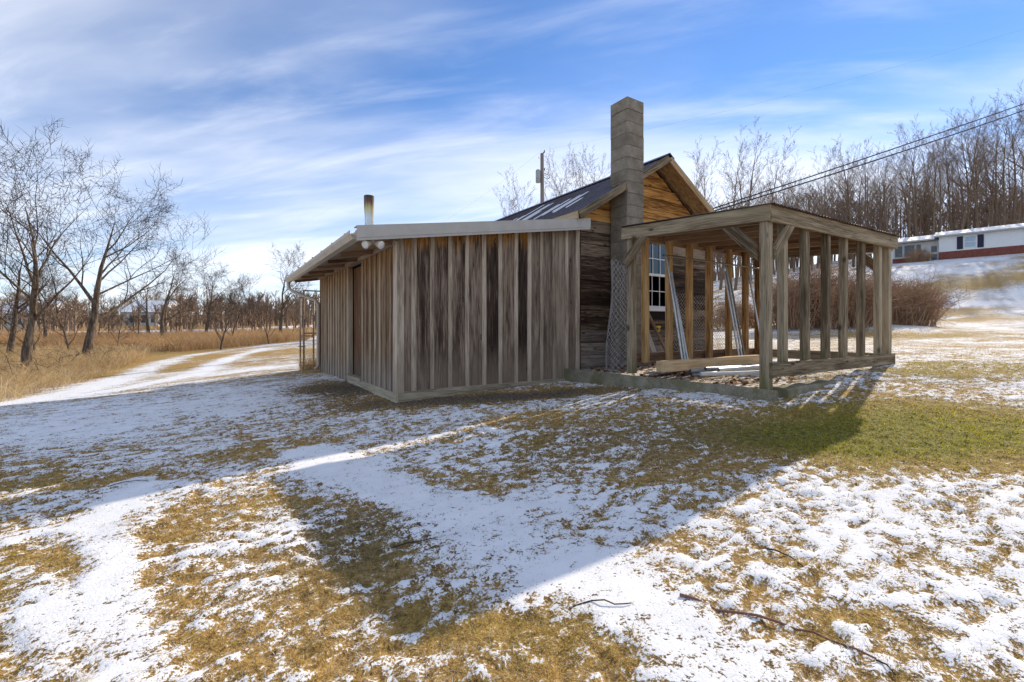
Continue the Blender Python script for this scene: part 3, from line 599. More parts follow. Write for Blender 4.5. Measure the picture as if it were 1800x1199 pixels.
# roof: two slopes of ribbed panels, rake boards
OV = .26; RY0, RY1 = CY0 - .36, CY1 + .3
croof = MB().prism([(CX0 - OV, RY0 + .05, ctop(CX0) - SLP * OV - .035), (PK, RY0 + .05, ctop(PK) - .035), (CX1 + OV, RY0 + .05, ctop(CX0) - SLP * OV - .035), (CX1 + OV, RY0 + .05, ctop(CX0) - SLP * OV - .01), (PK, RY0 + .05, ctop(PK) - .01), (CX0 - OV, RY0 + .05, ctop(CX0) - SLP * OV - .01)], (0, RY1 - RY0 - .1, 0)).build('roof', 'rafter', cabin)
pw = .62; npan = int(round((RY1 - RY0) / pw)); pw = (RY1 - RY0) / npan
for side in (-1, 1):
    xe = (CX0 - OV - .03) if side < 0 else (CX1 + OV + .03); ze = ctop(CX0) - SLP * (OV + .03) + .002; zr = ctop(PK) + .002
    for j in range(npan):
        ya = RY0 + j * pw; p = MB(); pr = []
        for q in range(4):
            y = ya + q * pw / 4; pr += [(y + .006, 0), (y + .014, .013), (y + .030, .013), (y + .038, 0)]
        pr = [(ya, 0)] + pr + [(ya + pw, 0)]; vs = []; fs = []
        for q, (y, h) in enumerate(pr):
            vs += [(xe, y, ze + h), (PK, y, zr + h)]
            if q: b = 2 * q; fs.append((b - 2, b, b + 1, b - 1) if side > 0 else (b - 2, b - 1, b + 1, b))
        p.add(vs, fs).build('roof_panel', 'roof', croof)
        if side < 0:                                            # thin snow left lying in some pans
            for q in range(4):
                if rng.random() < .55:
                    y = ya + q * pw / 4 + .045; f0 = rng.uniform(.0, .45); f1 = f0 + rng.uniform(.15, .5); f1 = min(f1, .97)
                    A = Vector((xe, y, ze + .004)).lerp(Vector((PK, y, zr + .004)), f0); B = Vector((xe, y, ze + .004)).lerp(Vector((PK, y, zr + .004)), f1)
                    sn = MB().prism([A, A + Vector((0, pw / 4 - .06, 0)), B + Vector((0, pw / 4 - .07, 0)), B], (-.004, 0, .010)).build('snow_strip', 'snow', croof)
MB().prism([(PK - .14, RY0 - .02, ctop(PK) - .05), (PK, RY0 - .02, ctop(PK) + .04), (PK + .14, RY0 - .02, ctop(PK) - .05), (PK, RY0 - .02, ctop(PK) + .025)], (0, RY1 - RY0 + .04, 0)).build('ridge_cap', 'roof', croof)
for side in (-1, 1):
    xe = (CX0 - OV - .02) if side < 0 else (CX1 + OV + .02); a = Vector((xe, RY0, ctop(CX0) - SLP * (OV + .02) - .06)); b = Vector((PK, RY0, ctop(PK) - .06))
    board('rake_board', a, b, .125, .024, FRONT, 'rake' if side > 0 else 'kennel_beam', croof, cut=(0, -.6 * 1.0 * -side))
    board('rake_soffit', a + Vector((0, .36, .05)) * 1, b + Vector((0, .36, .05)), .34, .012, (0, 0, -1), 'rake', croof) if False else None
    MB().prism([a + Vector((0, .02, .02)), b + Vector((0, .02, .02)), b + Vector((0, .02, .035)), a + Vector((0, .02, .035))], (0, .34, 0)).build('rake_soffit', 'rake', croof)
    board('eave_board', (xe - .0, RY0 + .02, a.z + .01), (xe - .0, RY1, a.z + .01), .12, .02, (side, 0, 0), 'rake', croof)
# chimney: one block to a course, joints recessed
HX0, HX1, HY0, HY1 = 3.92, 4.335, CY0 - .40, CY0 + .0
chim = thing('chimney', None, None, (HX0, HY0, 0)); chim.parent = cabin; chim.location = (HX0 - CX0, HY0 - CY0, 0)
z = -.02; course = .2045; n = 0
while z < 4.74:
    q = MB(); jx, jy = rng.uniform(-.004, .004), rng.uniform(-.004, .004); c = .008; a0, a1, b0, b1 = HX0 + jx, HX1 + jx, HY0 + jy, HY1 + jy
    ring = [(a0 + c, b0), (a1 - c, b0), (a1, b0 + c), (a1, b1 - c), (a1 - c, b1), (a0 + c, b1), (a0, b1 - c), (a0, b0 + c)]
    last = z + course > 4.74
    q.prism([(x, y, z + .006) for x, y in ring], (0, 0, course - .010)); q.build('block', 'block', chim); z += course; n += 1
MB().box((HX0 + .010, HY0 + .010, -.02), (HX1 - .010, HY1 - .010, z - .02)).build('mortar_joint', 'mortar', chim)
CHTOP = z

# ------------------------------------------------------------------ kennel frame
KX0, KX1, KY0, KY1 = 3.0, 6.32, -3.17, -1.27
def ktop(y): return 2.22 + .075 * (y - KY0)                     # top of the beams, higher towards the cabin
ken = thing('kennel_frame', 'open grey timber kennel frame with studs, flat roof and knee braces', 'kennel', (KX0, KY0, .28))
P9 = .09
for (x, y, zb, m_) in ((KX0, KY0, .20, 'kennel'), (KX0, KY1, .28, 'kennel'), (KX1, KY0, .22, 'kennel'), (KX1, KY1, .30, 'kennel_brown')):
    board('post', (x, y + .045, zb), (x, y + .045, ktop(y) - .03), P9 + .012, P9 + .006, FRONT, m_, ken, .006)
for t_ in (.366, .878, 1.40, 1.90, 2.45, 3.03): board('stud', (KX0 + t_, KY0 + .045, .39), (KX0 + t_ + rng.uniform(-.012, .012), KY0 + .045, ktop(KY0) - .06), .088, .08, FRONT, 'kennel', ken, .005)
for t_ in (.30, .836, 1.32, 1.845, 2.396, 2.92): board('stud', (KX0 + t_, KY1 + .045, .42), (KX0 + t_ + rng.uniform(-.015, .015), KY1 + .045, ktop(KY1) - .06), .095, .08, FRONT, 'kennel_brown', ken, .006, .006)
board('bottom_rail', (KX0 - .02, KY0 - .046, .46), (KX1 + .09, KY0 - .046, .475), .155, .036, FRONT, 'kennel_beam', ken)
board('bottom_rail', (KX0 + .12, KY1 + .09, .48), (KX1 + .02, KY1 + .09, .49), .16, .036, FRONT, 'rafter', ken)
board('bottom_rail', (KX1 + .05, KY0 + .05, .47), (KX1 + .05, KY1 - .02, .48), .15, .036, (1, 0, 0), 'kennel_beam', ken)
board('top_beam', (KX0 - .07, KY0 - .056, ktop(KY0) - .085), (KX1 + .16, KY0 - .056, ktop(KY0) - .04), .175, .038, FRONT, 'kennel_beam', ken)
board('top_beam', (KX0 - .07, KY1 + .055, ktop(KY1) - .085), (KX1 + .14, KY1 + .055, ktop(KY1) - .05), .17, .038, (0, 1, 0), 'rafter', ken)
board('top_beam', (KX0 - .058, KY0 - .09, ktop(KY0) - .085), (KX0 - .058, KY1 + .10, ktop(KY1) - .085), .17, .038, LEFT, 'kennel_beam', ken)
board('top_beam', (KX1 + .06, KY0 - .05, ktop(KY0) - .075), (KX1 + .06, KY1 + .05, ktop(KY1) - .085), .165, .036, (1, 0, 0), 'kennel_beam', ken)
for i in range(7): board('rafter', (KX0 + .30 + i * .45, KY0 - .01, ktop(KY0) - .07), (KX0 + .30 + i * .45, KY1 + .05, ktop(KY1) - .07), .09, .04, (1, 0, 0), 'rafter', ken)
def brace(a, b, nrm, c, m_='kennel_beam'): board('knee_brace', a, b, .125, .036, nrm, m_, ken, cut=c)
brace((KX0 + .05, KY0 - .056, 1.73), (KX0 + .36, KY0 - .056, 2.05), FRONT, (1, -1))
brace((KX0 - .058, KY0 + .05, 1.73), (KX0 - .058, KY0 + .37, 2.055), LEFT, (-1, 1))
brace((KX0 - .058, KY1 + .04, 1.86), (KX0 - .058, KY1 - .30, 2.185), LEFT, (1, -1))
brace((KX1 + .06, KY0 + .05, 1.75), (KX1 + .06, KY0 + .36, 2.06), (1, 0, 0), (0, 0))
# corrugated roof sheets over the rafters
def ksheet(x0, x1, name):
    n = int((x1 - x0) / .019); vs = []; fs = []; A0, A1 = KY0 - .14, KY1 + .13
    for j in range(n + 1):
        x = x0 + (x1 - x0) * j / n; h = .008 * math.sin(2 * math.pi * x / .076) + .012
        for y in (A0, A1): vs += [(x, y, ktop(y) + .015 * (x - KX0) + h), (x, y, ktop(y) + .015 * (x - KX0) + h - .004)]
        if j: b = 4 * j; fs += [(b - 4, b, b + 2, b - 2), (b - 3, b - 1, b + 3, b + 1), (b - 4, b - 3, b + 1, b), (b - 2, b + 2, b + 3, b - 1)]
    MB().add(vs, fs).build(name, 'roof_old', ken)
for i in range(5): ksheet(KX0 - .12 + i * .70, KX0 - .12 + (i + 1) * .70 + .06, 'roof_sheet')
# concrete curb under it, soil and leaves inside
slab = thing('concrete_curb', 'mossy concrete curb framing the bare soil under the kennel', 'curb', (KX0, KY0, .1)); slab['kind'] = 'thing'
def curb(a, b, w0, w1, z0, z1, zt0, zt1, nm='curb_wall'):
    a = Vector(a); b = Vector(b); d = (b - a).normalized(); s_ = Vector((d.y, -d.x, 0)); q = MB(); N = 10; vs = []; fs = []
    for i in range(N + 1):
        f = i / N; c_ = a.lerp(b, f); w = rng.uniform(-.008, .008); zt = zt0 + (zt1 - zt0) * f + rng.uniform(-.006, .006); zb = z0 + (z1 - z0) * f
        vs += [(*(c_ + s_ * (w0 + w)).xy, zb), (*(c_ + s_ * (w0 + w)).xy, zt - .02), (*(c_ + s_ * (w0 + w - .02)).xy, zt), (*(c_ - s_ * w1).xy, zt), (*(c_ - s_ * w1).xy, zb)]
        if i:
            o_ = 5 * i
            for k_ in range(4): fs.append((o_ - 5 + k_, o_ - 4 + k_, o_ + 1 + k_, o_ + k_))
    fs += [(0, 4, 3, 2, 1), tuple(5 * N + k_ for k_ in range(5))]
    return q.add(vs, fs).build(nm, 'curb', slab)
curb((KX0, .04, 0), (KX0, KY0 - .15, 0), -.09 + .18, .10, -.1, -.1, .26, .285) if False else None
curb((KX0, KY0 - .18, 0), (KX0, .03, 0), -.10, .17, -.15, -.1, .27, .27)      # left run, up to the cabin
curb((KX0 + .101, KY0 - .10, 0), (KX1 - .2, KY0 - .10, 0), .079, .10, -.15, .1, .265, .30)
MB().add([(KX0 + .05, KY0, .22), (KX1, KY0, .30), (KX1 + .1, .03, .33), (KX0 + .05, .03, .22)], [(0, 1, 2, 3)]).build('soil', 'ground', slab)
# ------------------------------------------------------------------ chain-link, pipes and lumber around the kennel
def chainlink(mb, surf, nu, nv, r=.0016, sides=3):
    """interlocked zig-zag wires over surf(u, v); u, v in diamonds"""
    for i in range(nu * 2):
        mb.tube([surf((i + (j + i) % 2) * .5, j * .5) for j in range(nv * 2 + 1)], r, sides, False)
roll = thing('chain_link_roll', 'rusty rolled-up chain-link fencing leaning on the chimney beside the shed', 'fencing', (3.62, -.62, .24))
q = MB(); DM = .105; H0 = 1.80
def roll_surf(u, v):
    z = v * DM; f = z / H0; a = u * DM / .2; rr = (.235 - .10 * f ** 1.2) * (1 - .05 * a / 6.3) + .022 * math.sin(3 * a + 5 * f)
    cx = 3.47 + .26 * f; cy = -.60 + .27 * f
    return (cx + rr * math.cos(a) * (1 + .12 * math.sin(2.4 * f * 3)), cy + rr * .75 * math.sin(a), .25 + z * (1 - .02 * math.cos(a)))
chainlink(q, roll_surf, 17, int(H0 / DM), .0034); q.build('wire_mesh', 'wire', roll)
q = MB(); q.tube([roll_surf(u, 0) for u in np.arange(0, 17, .5)], .003, 4); q.tube([roll_surf(u, int(H0 / DM)) for u in np.arange(0, 17, .5)], .003, 4); q.build('selvage_wire', 'rust', roll)
fm = thing('chain_link_mesh', 'sagging chain-link mesh stretched behind the brown kennel studs', 'fencing', (KX0 + 1, KY1 + .13, .5))
q = MB()
def fm_surf(u, v): return (KX0 + .95 + u * .062, KY1 + .145 + .02 * math.sin(u * .8 + v * .4), .52 + v * .062 - .05 * math.sin(u / 37 * math.pi) + .012 * math.sin(u))
chainlink(q, fm_surf, 37, 16, .0026); q.build('wire_mesh', 'wire', fm)
def rod(name, label, cat, a, b, r, mat, group=None, bow=.0, sides=8, hollow=True):
    a = Vector(a); b = Vector(b); t = thing(name, label, cat, a, group); mid = [a.lerp(b, f) + Vector((0, 0, -bow * 4 * f * (1 - f))) for f in (0, .25, .5, .75, 1)]
    if hollow: vs = mid
    m_ = MB().tube(mid, r, sides, not hollow)
    if hollow: m_.tube(mid[::-1], r * .8, sides, False)
    o = m_.build(name, mat, None, True); tag(o, label, cat, group); bpy.data.objects.remove(t); return o
Yb = KY1 - .12
rod('fence_tube', 'thin rusty tube lying level across the brown studs below the window', 'tube', onY(1166, 449, Yb), onY(1334, 472, Yb), .014, 'rust')
lean = [((1172, 452), (1203, 627), 'galv', 'upper-most of the grey tubes leaning beside the window'), ((1180, 478), (1208, 628), 'galv', 'middle grey tube of the three leaning beside the window'), ((1188, 520), (1213, 629), 'galv', 'shortest grey tube of the three leaning beside the window'),
        ((1270, 462), (1303, 628), 'galv', 'grey tube leaning on the far studs, first of the bundle'), ((1276, 468), (1308, 629), 'galv', 'grey tube in the middle of the bundle on the far studs'), ((1283, 490), (1313, 628), 'rust', 'rust-brown tube at the outer side of the leaning bundle'), ((1316, 478), (1346, 592), 'galv', 'grey tube leaning just behind the near corner post')]
for k_, (a, b, m_, lb) in enumerate(lean):
    A = onY(*a, KY1 - .03 - .012 * (k_ % 3)); B = onY(*b, KY1 - .30); B.z = .25; rod('leaning_tube', lb, 'tube', B, A, .017, m_, 'tubes leaning in the kennel')
tp = onY(1160, 641, -1.72)
t = board('timber', (tp.x - .05, -1.70, .40), (5.25, -1.80, .43), .15, .14, (0, -1, .02), 'timber', None, .008); tag(t, 'thick pale timber lying on the soil behind the pipes', 'timber')
pp = [(1203, 655, 1345, 628, .26), (1205, 650, 1400, 655, .25), (1222, 640, 1345, 640, .30), (1215, 659, 1330, 652, .25), (1280, 654, 1420, 650, .27), (1280, 645, 1370, 643, .31), (1240, 648, 1360, 633, .34), (1300, 660, 1440, 662, .25), (1262, 637, 1380, 645, .35), (1284, 650, 1365, 646, .29), (1250, 656, 1350, 648, .29), (1212, 652, 1340, 637, .31), (1230, 657, 1345, 655, .33), (1262, 650, 1380, 640, .37)]
lb = ['pipe slanting up over the pile from its left end', 'lowest long pipe of the pile on the curb', 'pale pipe at the rear of the pile', 'short-reaching pipe at the front of the pile', 'pipe with open end facing left in the pile', 'upper open-ended pipe in the pile', 'pipe crossing over the top of the pile', 'pipe rolled forward off the pile beside the corner post', 'topmost pale pipe leaning back on the timber', 'pipe in the core of the pile', 'pipe resting on the lowest ones at the front of the pile', 'pipe lying slightly askew behind the slanting one', 'short pipe bridging the front of the pile', 'highest pipe, ending beside the corner post']
for (x0, y0, x1, y1, z_), l_ in zip(pp, lb):
    a = onZ(x0, y0, z_ + .02); b = onZ(x1, y1, z_ + .02); b.z = z_ + .02 + rng.uniform(-.01, .05); a.y = max(a.y, KY0 + .16); b.y = min(max(b.y, KY0 + .3), -1.95)
    if (b - a).length > 2.6: b = a + (b - a).normalized() * 2.6
    rod('loose_pipe', 'grey ' + l_, 'pipe', a, b, rng.uniform(.022, .030), 'pvc' if rng.random() < .65 else 'pvc_dark', 'loose pipes piled in the kennel', .01, 10)
t = board('leaning_plank', (4.62, -.42, .26), (4.50, -.06, 1.30), .13, .022, (.1, -1, .3), 'grey_plank', None); tag(t, 'grey plank leaning on the cabin wall below the window', 'plank')
t = board('leaning_plank', (5.02, -.40, .26), (4.72, -.06, 1.25), .07, .03, (.1, -1, .3), 'rafter', None); tag(t, 'dark narrow plank leaning aslant on the wall below the window', 'plank')
y_ = thing('yellow_bracket', 'small yellow plastic bracket hooked on the dark leaning plank', 'bracket', (4.9, -.2, .9)); 
MB().tube([(4.84, -.19, .96), (4.89, -.2, .95), (4.93, -.2, .90), (4.90, -.2, .87), (4.86, -.2, .90)], .014, 6).build('hook', 'yellow', y_); MB().box((4.85, -.21, .945), (4.95, -.18, .975)).build('strip', 'yellow', y_)
b_ = board('loose_plank', (3.20, -1.42, .262), (3.85, -1.40, .275), .14, .025, (0, 0, 1), 'grey_plank', None); tag(b_, 'short weathered plank lying flat beside the brown stud', 'plank')
# leaf litter in the kennel
n = 1500; lx = nrng.uniform(KX0 + .1, KX1, n); ly = nrng.uniform(KY0 + .02, -.05, n); lz = .225 + .085 * (lx - KX0) / 3.3 + nrng.uniform(.004, .035, n)
a = nrng.uniform(0, 6.28, n); s_ = nrng.uniform(.015, .05, n); tl = nrng.uniform(-.6, .6, (n, 2))
ux = np.stack([np.cos(a), np.sin(a), tl[:, 0]], -1) * s_[:, None]; uy = np.stack([-np.sin(a), np.cos(a), tl[:, 1]], -1) * s_[:, None] * .6; c_ = np.stack([lx, ly, lz], -1)
V_ = np.stack([c_ - ux, c_ + uy, c_ + ux, c_ - uy], 1).reshape(-1, 3); F_ = np.arange(n)[:, None] * 4 + np.arange(4)
tn = np.array([(.21, .11, .05), (.30, .17, .08), (.13, .075, .045), (.36, .24, .14)])[nrng.integers(0, 4, n)]
tag(link('leaf_litter', fast_mesh('leaf_litter', V_, F_, 'blade', np.repeat(tn, 4, 0))), 'dead brown leaves scattered over the kennel soil', 'leaves', None, 'stuff')

# ------------------------------------------------------------------ chain-link gate behind the shed's far corner
def gate(name, label, o_, d_, w, h, mesh=True):
    o_ = Vector(o_); d_ = Vector(d_).normalized(); t = thing(name, label, 'gate', o_)
    for f in (0, w): MB().tube([o_ + d_ * f, o_ + d_ * f + UP * h], .021, 8).build('upright', 'rust', t, True)
    for z_ in (.06, h * .45, h - .01): MB().tube([o_ + UP * z_, o_ + d_ * w + UP * z_], .016, 8).build('crossbar', 'rust', t, True)
    if mesh:
        q = MB(); chainlink(q, lambda u, v: o_ + d_ * (u * .06) + UP * (.06 + v * .06), int(w / .06), int((h - .08) / .06), .0024); q.build('wire_mesh', 'rust', t)
    for z_ in (.5, 1.2): MB().tube([o_ + UP * z_ - d_ * .05, o_ + UP * z_ + d_ * .04], .012, 6).build('hinge', 'rust', t)
gb = onY(534, 640, 5.62); gate('chain_link_gate', 'rusty chain-link gate panel standing beyond the shed downspout', (gb.x, 5.62, .02), (1, 0, 0), .95, 1.80)
gb = onY(528, 640, 5.85); gate('gate_post_frame', 'narrow rusty gate frame seen edge-on beside the chain-link gate', (gb.x, 5.85, .02), (1, -.55, 0), .30, 1.66, False)

# ------------------------------------------------------------------ sticks on the lawn
def stick(label, pts, r0, r1, mat='twig', rise=.006):
    P = []; 
    for i, p in enumerate(pts):
        g = ground(*p); R, D = to_RD(g.x, g.y); s, _, _ = fields(np.array([R]), np.array([D])); P.append(Vector((g.x, g.y, g.z + float(micro(np.array([R]), np.array([D]), s)[0]) + rise)))
    Q = []
    for i in range(len(P) - 1): Q += [P[i], P[i].lerp(P[i + 1], .5) + Vector((rng.uniform(-.008, .008), rng.uniform(-.008, .008), rng.uniform(0, .01)))]
    Q.append(P[-1]); n = len(Q); o = MB().tube(Q, [r0 + (r1 - r0) * i / (n - 1) for i in range(n)], 6).build('fallen_stick', mat, None, True); return tag(o, label, 'stick', 'fallen sticks on the lawn')
m_ = plain('red_brown_bark', (.20, .10, .075), .8, 0, .3, 8); M['redbark'] = m_
stick('long red-brown stick lying across the snow at the lower right', [(1195, 1058), (1260, 1075), (1330, 1095), (1400, 1110), (1460, 1132), (1540, 1172)], .006, .003, 'redbark', .010)
stick('thin forked twig on snow right of the long red-brown stick', [(1540, 1172), (1575, 1190)], .003, .002)
stick('dark twig above the long stick in the sunlit snow', [(1345, 970), (1390, 985), (1430, 1012)], .004, .002)
stick('pale stick on bare ground before the shed front', [(842, 728), (865, 730), (892, 735)], .012, .008, 'rake')
stick('second pale stick above the first before the shed', [(856, 708), (872, 716), (893, 726)], .010, .006, 'rake')
stick('long thin twig curving through the straw at bottom centre', [(1000, 1078), (1040, 1068), (1080, 1075), (1110, 1072)], .003, .002)
stick('grey twig beside the corner of the shadow', [(690, 970), (740, 955), (770, 955)], .004, .002)
stick('thin dark twig in the shaded snow at left', [(190, 862), (240, 850), (262, 852)], .003, .002)

# ------------------------------------------------------------------ utility pole and cables
pd = 29.0; pt = atD(953, 270, pd); pb = Vector((pt.x + .05, pt.y, gz(pt.x, pt.y) - .2))
pole = thing('utility_pole', 'wooden utility pole with grey transformer rising behind the cabin roof', 'utility pole', pb)
MB().tube([pb, pb.lerp(pt, .5), pt], [.16, .14, .115], 12).build('shaft', 'pole', pole, True)
tr = pt + Vector((-.32, .0, -1.9)); MB().tube([tr, tr + UP * .03, tr + UP * .75, tr + UP * .8, tr + UP * .84], [.10, .15, .15, .12, .05], 14).build('transformer', 'pvc_dark', pole, True)
for z_ in (-.02, -1.15): 
    MB().tube([pt + Vector((0, 0, z_)), pt + Vector((.18, 0, z_ + .16)), pt + Vector((.2, 0, z_ + .28))], [.03, .045, .03], 8).build('insulator', 'black', pole, True)
MB().tube([pt + Vector((.1, 0, -1.2)), pt + Vector((.55, 0, -1.25)), pt + Vector((.62, 0, -1.4)), pt + Vector((.42, 0, -1.55)), pt + Vector((.1, 0, -1.45))], .018, 6).build('drop_loop', 'black', pole, True)
def cable(name, label, a, b, r, sag, group=None, n=24):
    a = Vector(a); b = Vector(b); pts = [a.lerp(b, i / n) - UP * sag * 4 * (i / n) * (1 - i / n) for i in range(n + 1)]
    return tag(MB().tube(pts, r, 6).build(name, 'black', None, True), label, 'cable', group)
ca = Vector((CX1 + .22, 2.6, 2.95)); far = atD(1900, 140, 17)
ca = Vector((6.6, 1.9, ctop(6.6) + .05)); cb = atD(1212, 316, 11.5)
cable('power_cable', 'upper of the two black cables sloping up from the cabin roof', ca, atD(2000, 110, 19.0), .017, .10, 'service cables')
cable('power_cable', 'lower of the two black cables sloping up from the cabin roof', ca - UP * .03, atD(2000, 121, 19.0), .019, .16, 'service cables')
cable('overhead_wire', 'faint thin wire running from the pole top past the chimney', pt + UP * .2, atD(1900, 20, 24), .0022, .5)
cable('overhead_wire', 'faint thin wire falling away left of the pole', pt + UP * .2, atD(700, 425, 70), .003, .9)

# ------------------------------------------------------------------ ranch house on the rise
HL = RD(47.6, 58.3); HR = RD(60.5, 45.9); zf = CAM.z + 8.45
hx = (HR - HL); HLEN = hx.length; hx.normalize(); hn = Vector((hx.y, -hx.x, 0)); hn = hn if hn.dot(CAM - HL) > 0 else -hn
rh = thing('ranch_house', 'low white ranch house with brick base and dark shutters on the snowy rise', 'house', (HL.x, HL.y, zf))
HM = Matrix((hx, -hn, UP)).transposed().to_4x4(); HM.translation = Vector((HL.x, HL.y, zf)); HM2 = HM
def hbox(name, x0, x1, y0, y1, z0, z1, mat, par=None):           # x along the front, y into the house
    return MB().box((x0, y0, z0), (x1, y1, z1), HM).build(name, mat, par or rh)
PE = 4.7                                                         # end of the recessed porch part
hbox('siding_wall', PE, HLEN, 0, 7, .95, 2.75, 'white'); hbox('brick_base', PE - .02, HLEN, -.03, 7, -1.2, .95, 'house_block')
hbox('siding_wall', .3, PE, 1.4, 7, .75, 2.6, 'white'); hbox('brick_base', .28, PE - .9, 1.34, 7, -1.2, .75, 'house_block')
for i in range(9): hbox('clapboard', PE, HLEN, -.02, 0, .97 + i * .195, 1.14 + i * .195, 'white')
for i, xr in enumerate((PE + .0,)): pass
d_ = hbox('door', PE - .85, PE - .05, 1.30, 1.42, -.05, 2.05, 'white'); hbox('door_pane', PE - .72, PE - .2, 1.27, 1.29, 1.2, 1.95, 'glass', d_); hbox('door_pane', PE - .72, PE - .2, 1.27, 1.29, .25, .95, 'glass', d_)
for (x0, x1) in ((.5, 1.35), (1.42, 2.5), (2.57, 3.1)):
    w_ = hbox('window', x0, x1, 1.32, 1.38, .85, 2.35, 'white'); hbox('pane', x0 + .06, x1 - .06, 1.29, 1.31, .92, 2.28, 'glass', w_)
M['blind'] = plain('pale_blind', (.42, .50, .56), .4); M['shutter'] = plain('dark_shutter', (.022, .022, .045), .6)
for wx in (PE + 2.65, PE + 8.0, PE + 11.6):
    w_ = hbox('window', wx - .55, wx + .55, -.07, -.02, 1.2, 2.55, 'white'); hbox('pane', wx - .45, wx + .45, -.09, -.075, 1.28, 1.84, 'blind', w_); hbox('pane', wx - .45, wx + .45, -.09, -.075, 1.91, 2.47, 'blind', w_)
    for s_ in (-1, 1): hbox('shutter', wx + s_ * .85 - .25, wx + s_ * .85 + .25, -.09, -.03, 1.1, 2.58, 'shutter')
for x_ in (-3.0, .25): hbox('porch_post', x_, x_ + .14, .2, .34, -1.0, 2.5, 'white')
def hroof(x0, x1, yf, yb, ze, zr, name, mat):
    ym = (yf + yb) / 2; return MB().prism([HM @ Vector(p) for p in ((x0, yf, ze), (x0, ym, zr), (x0, yb, ze), (x0, yb, ze + .16), (x0, ym, zr + .18), (x0, yf, ze + .16))], hx * (x1 - x0)).build(name, mat, rh)
hroof(PE - .4, HLEN + .6, -.6, 7.6, 2.72, 3.72, 'roof', 'snow'); hroof(-3.2, PE - .38, -.2, 7.4, 2.5, 3.5, 'porch_roof', 'snow')
hbox('fascia', PE - .4, HLEN + .6, -.63, -.6, 2.68, 2.86, 'trim'); hbox('fascia', -3.2, PE - .38, -.23, -.2, 2.46, 2.64, 'trim')
M['far_siding'] = plain('far_pale_siding', (.6, .58, .54), .7)
# two pale houses far off across the valley
for (px, py, D_, L_, lab) in ((30, 560, 84, 9, 'far pale house half hidden by the two large trees'), (246, 556, 88, 7, 'far white house among trees left of the valley')):
    c_ = atD(px, py, D_); zb = gz(c_.x, c_.y); h_ = thing('far_house', lab, 'house', (c_.x, c_.y, zb)); A = Matrix((RIGHT, FWD, UP)).transposed().to_4x4(); A.translation = Vector((c_.x, c_.y, zb - .5))
    MB().box((-L_ / 2, 0, 0), (L_ / 2, 8, 3.6), A).build('wall', 'far_siding', h_)
    MB().prism([A @ Vector(p) for p in ((-L_ / 2 - .4, -.5, 3.5), (-L_ / 2 - .4, 4, 6.0), (-L_ / 2 - .4, 8.5, 3.5))], RIGHT * (L_ + .8)).build('roof', 'snow', h_)
    for k_ in range(3): MB().box((-L_ / 2 + 1.5 + k_ * L_ / 3.4, -.06, 1.5), (-L_ / 2 + 2.6 + k_ * L_ / 3.4, -.01, 2.9), A).build('window', 'glass', h_)
# snow-covered lane across the valley
pts = [atD(-200, 592, 48), atD(0, 590, 48), atD(250, 587, 50), atD(420, 581, 55), atD(525, 575, 61), atD(640, 570, 70)]
vs = []; fs = []
fine = [pts[i].lerp(pts[i + 1], j / 6) for i in range(len(pts) - 1) for j in range(6)] + [pts[-1]]
for i, p in enumerate(fine):
    z_ = gz(p.x, p.y); b_ = FWD * 3.2
    vs += [(p.x - FWD.x * .6, p.y - FWD.y * .6, z_ - .3), (p.x, p.y, z_ + .28), (p.x + b_.x, p.y + b_.y, gz(p.x + b_.x, p.y + b_.y) + .32), (p.x + b_.x * 1.4, p.y + b_.y * 1.4, gz(p.x + b_.x, p.y + b_.y) - .4)]
    if i: o_ = 4 * i; fs += [(o_ - 4 + k_, o_ + k_, o_ + 1 + k_, o_ - 3 + k_) for k_ in range(3)]
tag(MB().add(vs, fs).build('road', 'snow', None), 'snow-covered lane crossing the valley', None, None, 'structure')
# ------------------------------------------------------------------ trees
def grow(seed, H, r0, style):
    """bare tree: (thick wood MB, twig MB); style: dict of knobs"""
    R_ = random.Random(seed); thick, fine = MB(), MB(); lv = style['levels']
    def rv(): return Vector((R_.gauss(0, 1), R_.gauss(0, 1), R_.gauss(0, 1))).normalized()
    def branch(p, d, L, r, level):
        last = level == lv; n = max(2, (6, 5, 4, 3, 2, 2)[min(level, 5)]) if not last else 2
        sides = (8, 6, 4, 3, 3, 3)[min(level, 5)]; pts = [p]; rad = [r]; dirs = []
        for i in range(n):
            d = (d + rv() * style['wander'] * (1 + .35 * level) + UP * style['up'] * (1 if level else .4)).normalized(); dirs.append(d)
            pts.append(pts[-1] + d * L / n); rad.append(r * (1 - (.93 if level == 0 else .88) * (i + 1) / n) if not last else r * (1 - .85 * (i + 1) / n))
        (thick if level <= 1 else fine).tube(pts, rad, sides, False)
        if last: return
        cnt = style['kids'][level]; s0 = style['bare'] if level == 0 else .22
        for c in range(cnt):
            f = s0 + (1 - s0) * ((c + R_.random() * .9) / cnt); f = min(f, .985); k = min(int(f * n), n - 1); q = pts[k].lerp(pts[k + 1], f * n - k)
            ax = rv(); ax = (ax - dirs[k] * ax.dot(dirs[k])).normalized(); ang = math.radians(R_.uniform(*style['angle'])) * (1.15 - .35 * f if level == 0 else 1)
            nd = (dirs[k] * math.cos(ang) + ax * math.sin(ang)).normalized()
            if level == 0: nd = (nd + Vector((style['pull'][0], style['pull'][1], 0)) * .3).normalized()
            rr = (rad[k] + (rad[k + 1] - rad[k]) * (f * n - k)); ln = L * R_.uniform(*style['len']) * (1.12 - .55 * f if level == 0 else 1 - .35 * f)
            branch(q, nd, ln, max(rr * R_.uniform(.42, .62), style['rmin']), level + 1)
    branch(Vector((0, 0, -.3)), (UP + Vector((style['lean'][0], style['lean'][1], 0))).normalized(), H * style['trunk'], r0, 0)
    return thick, fine
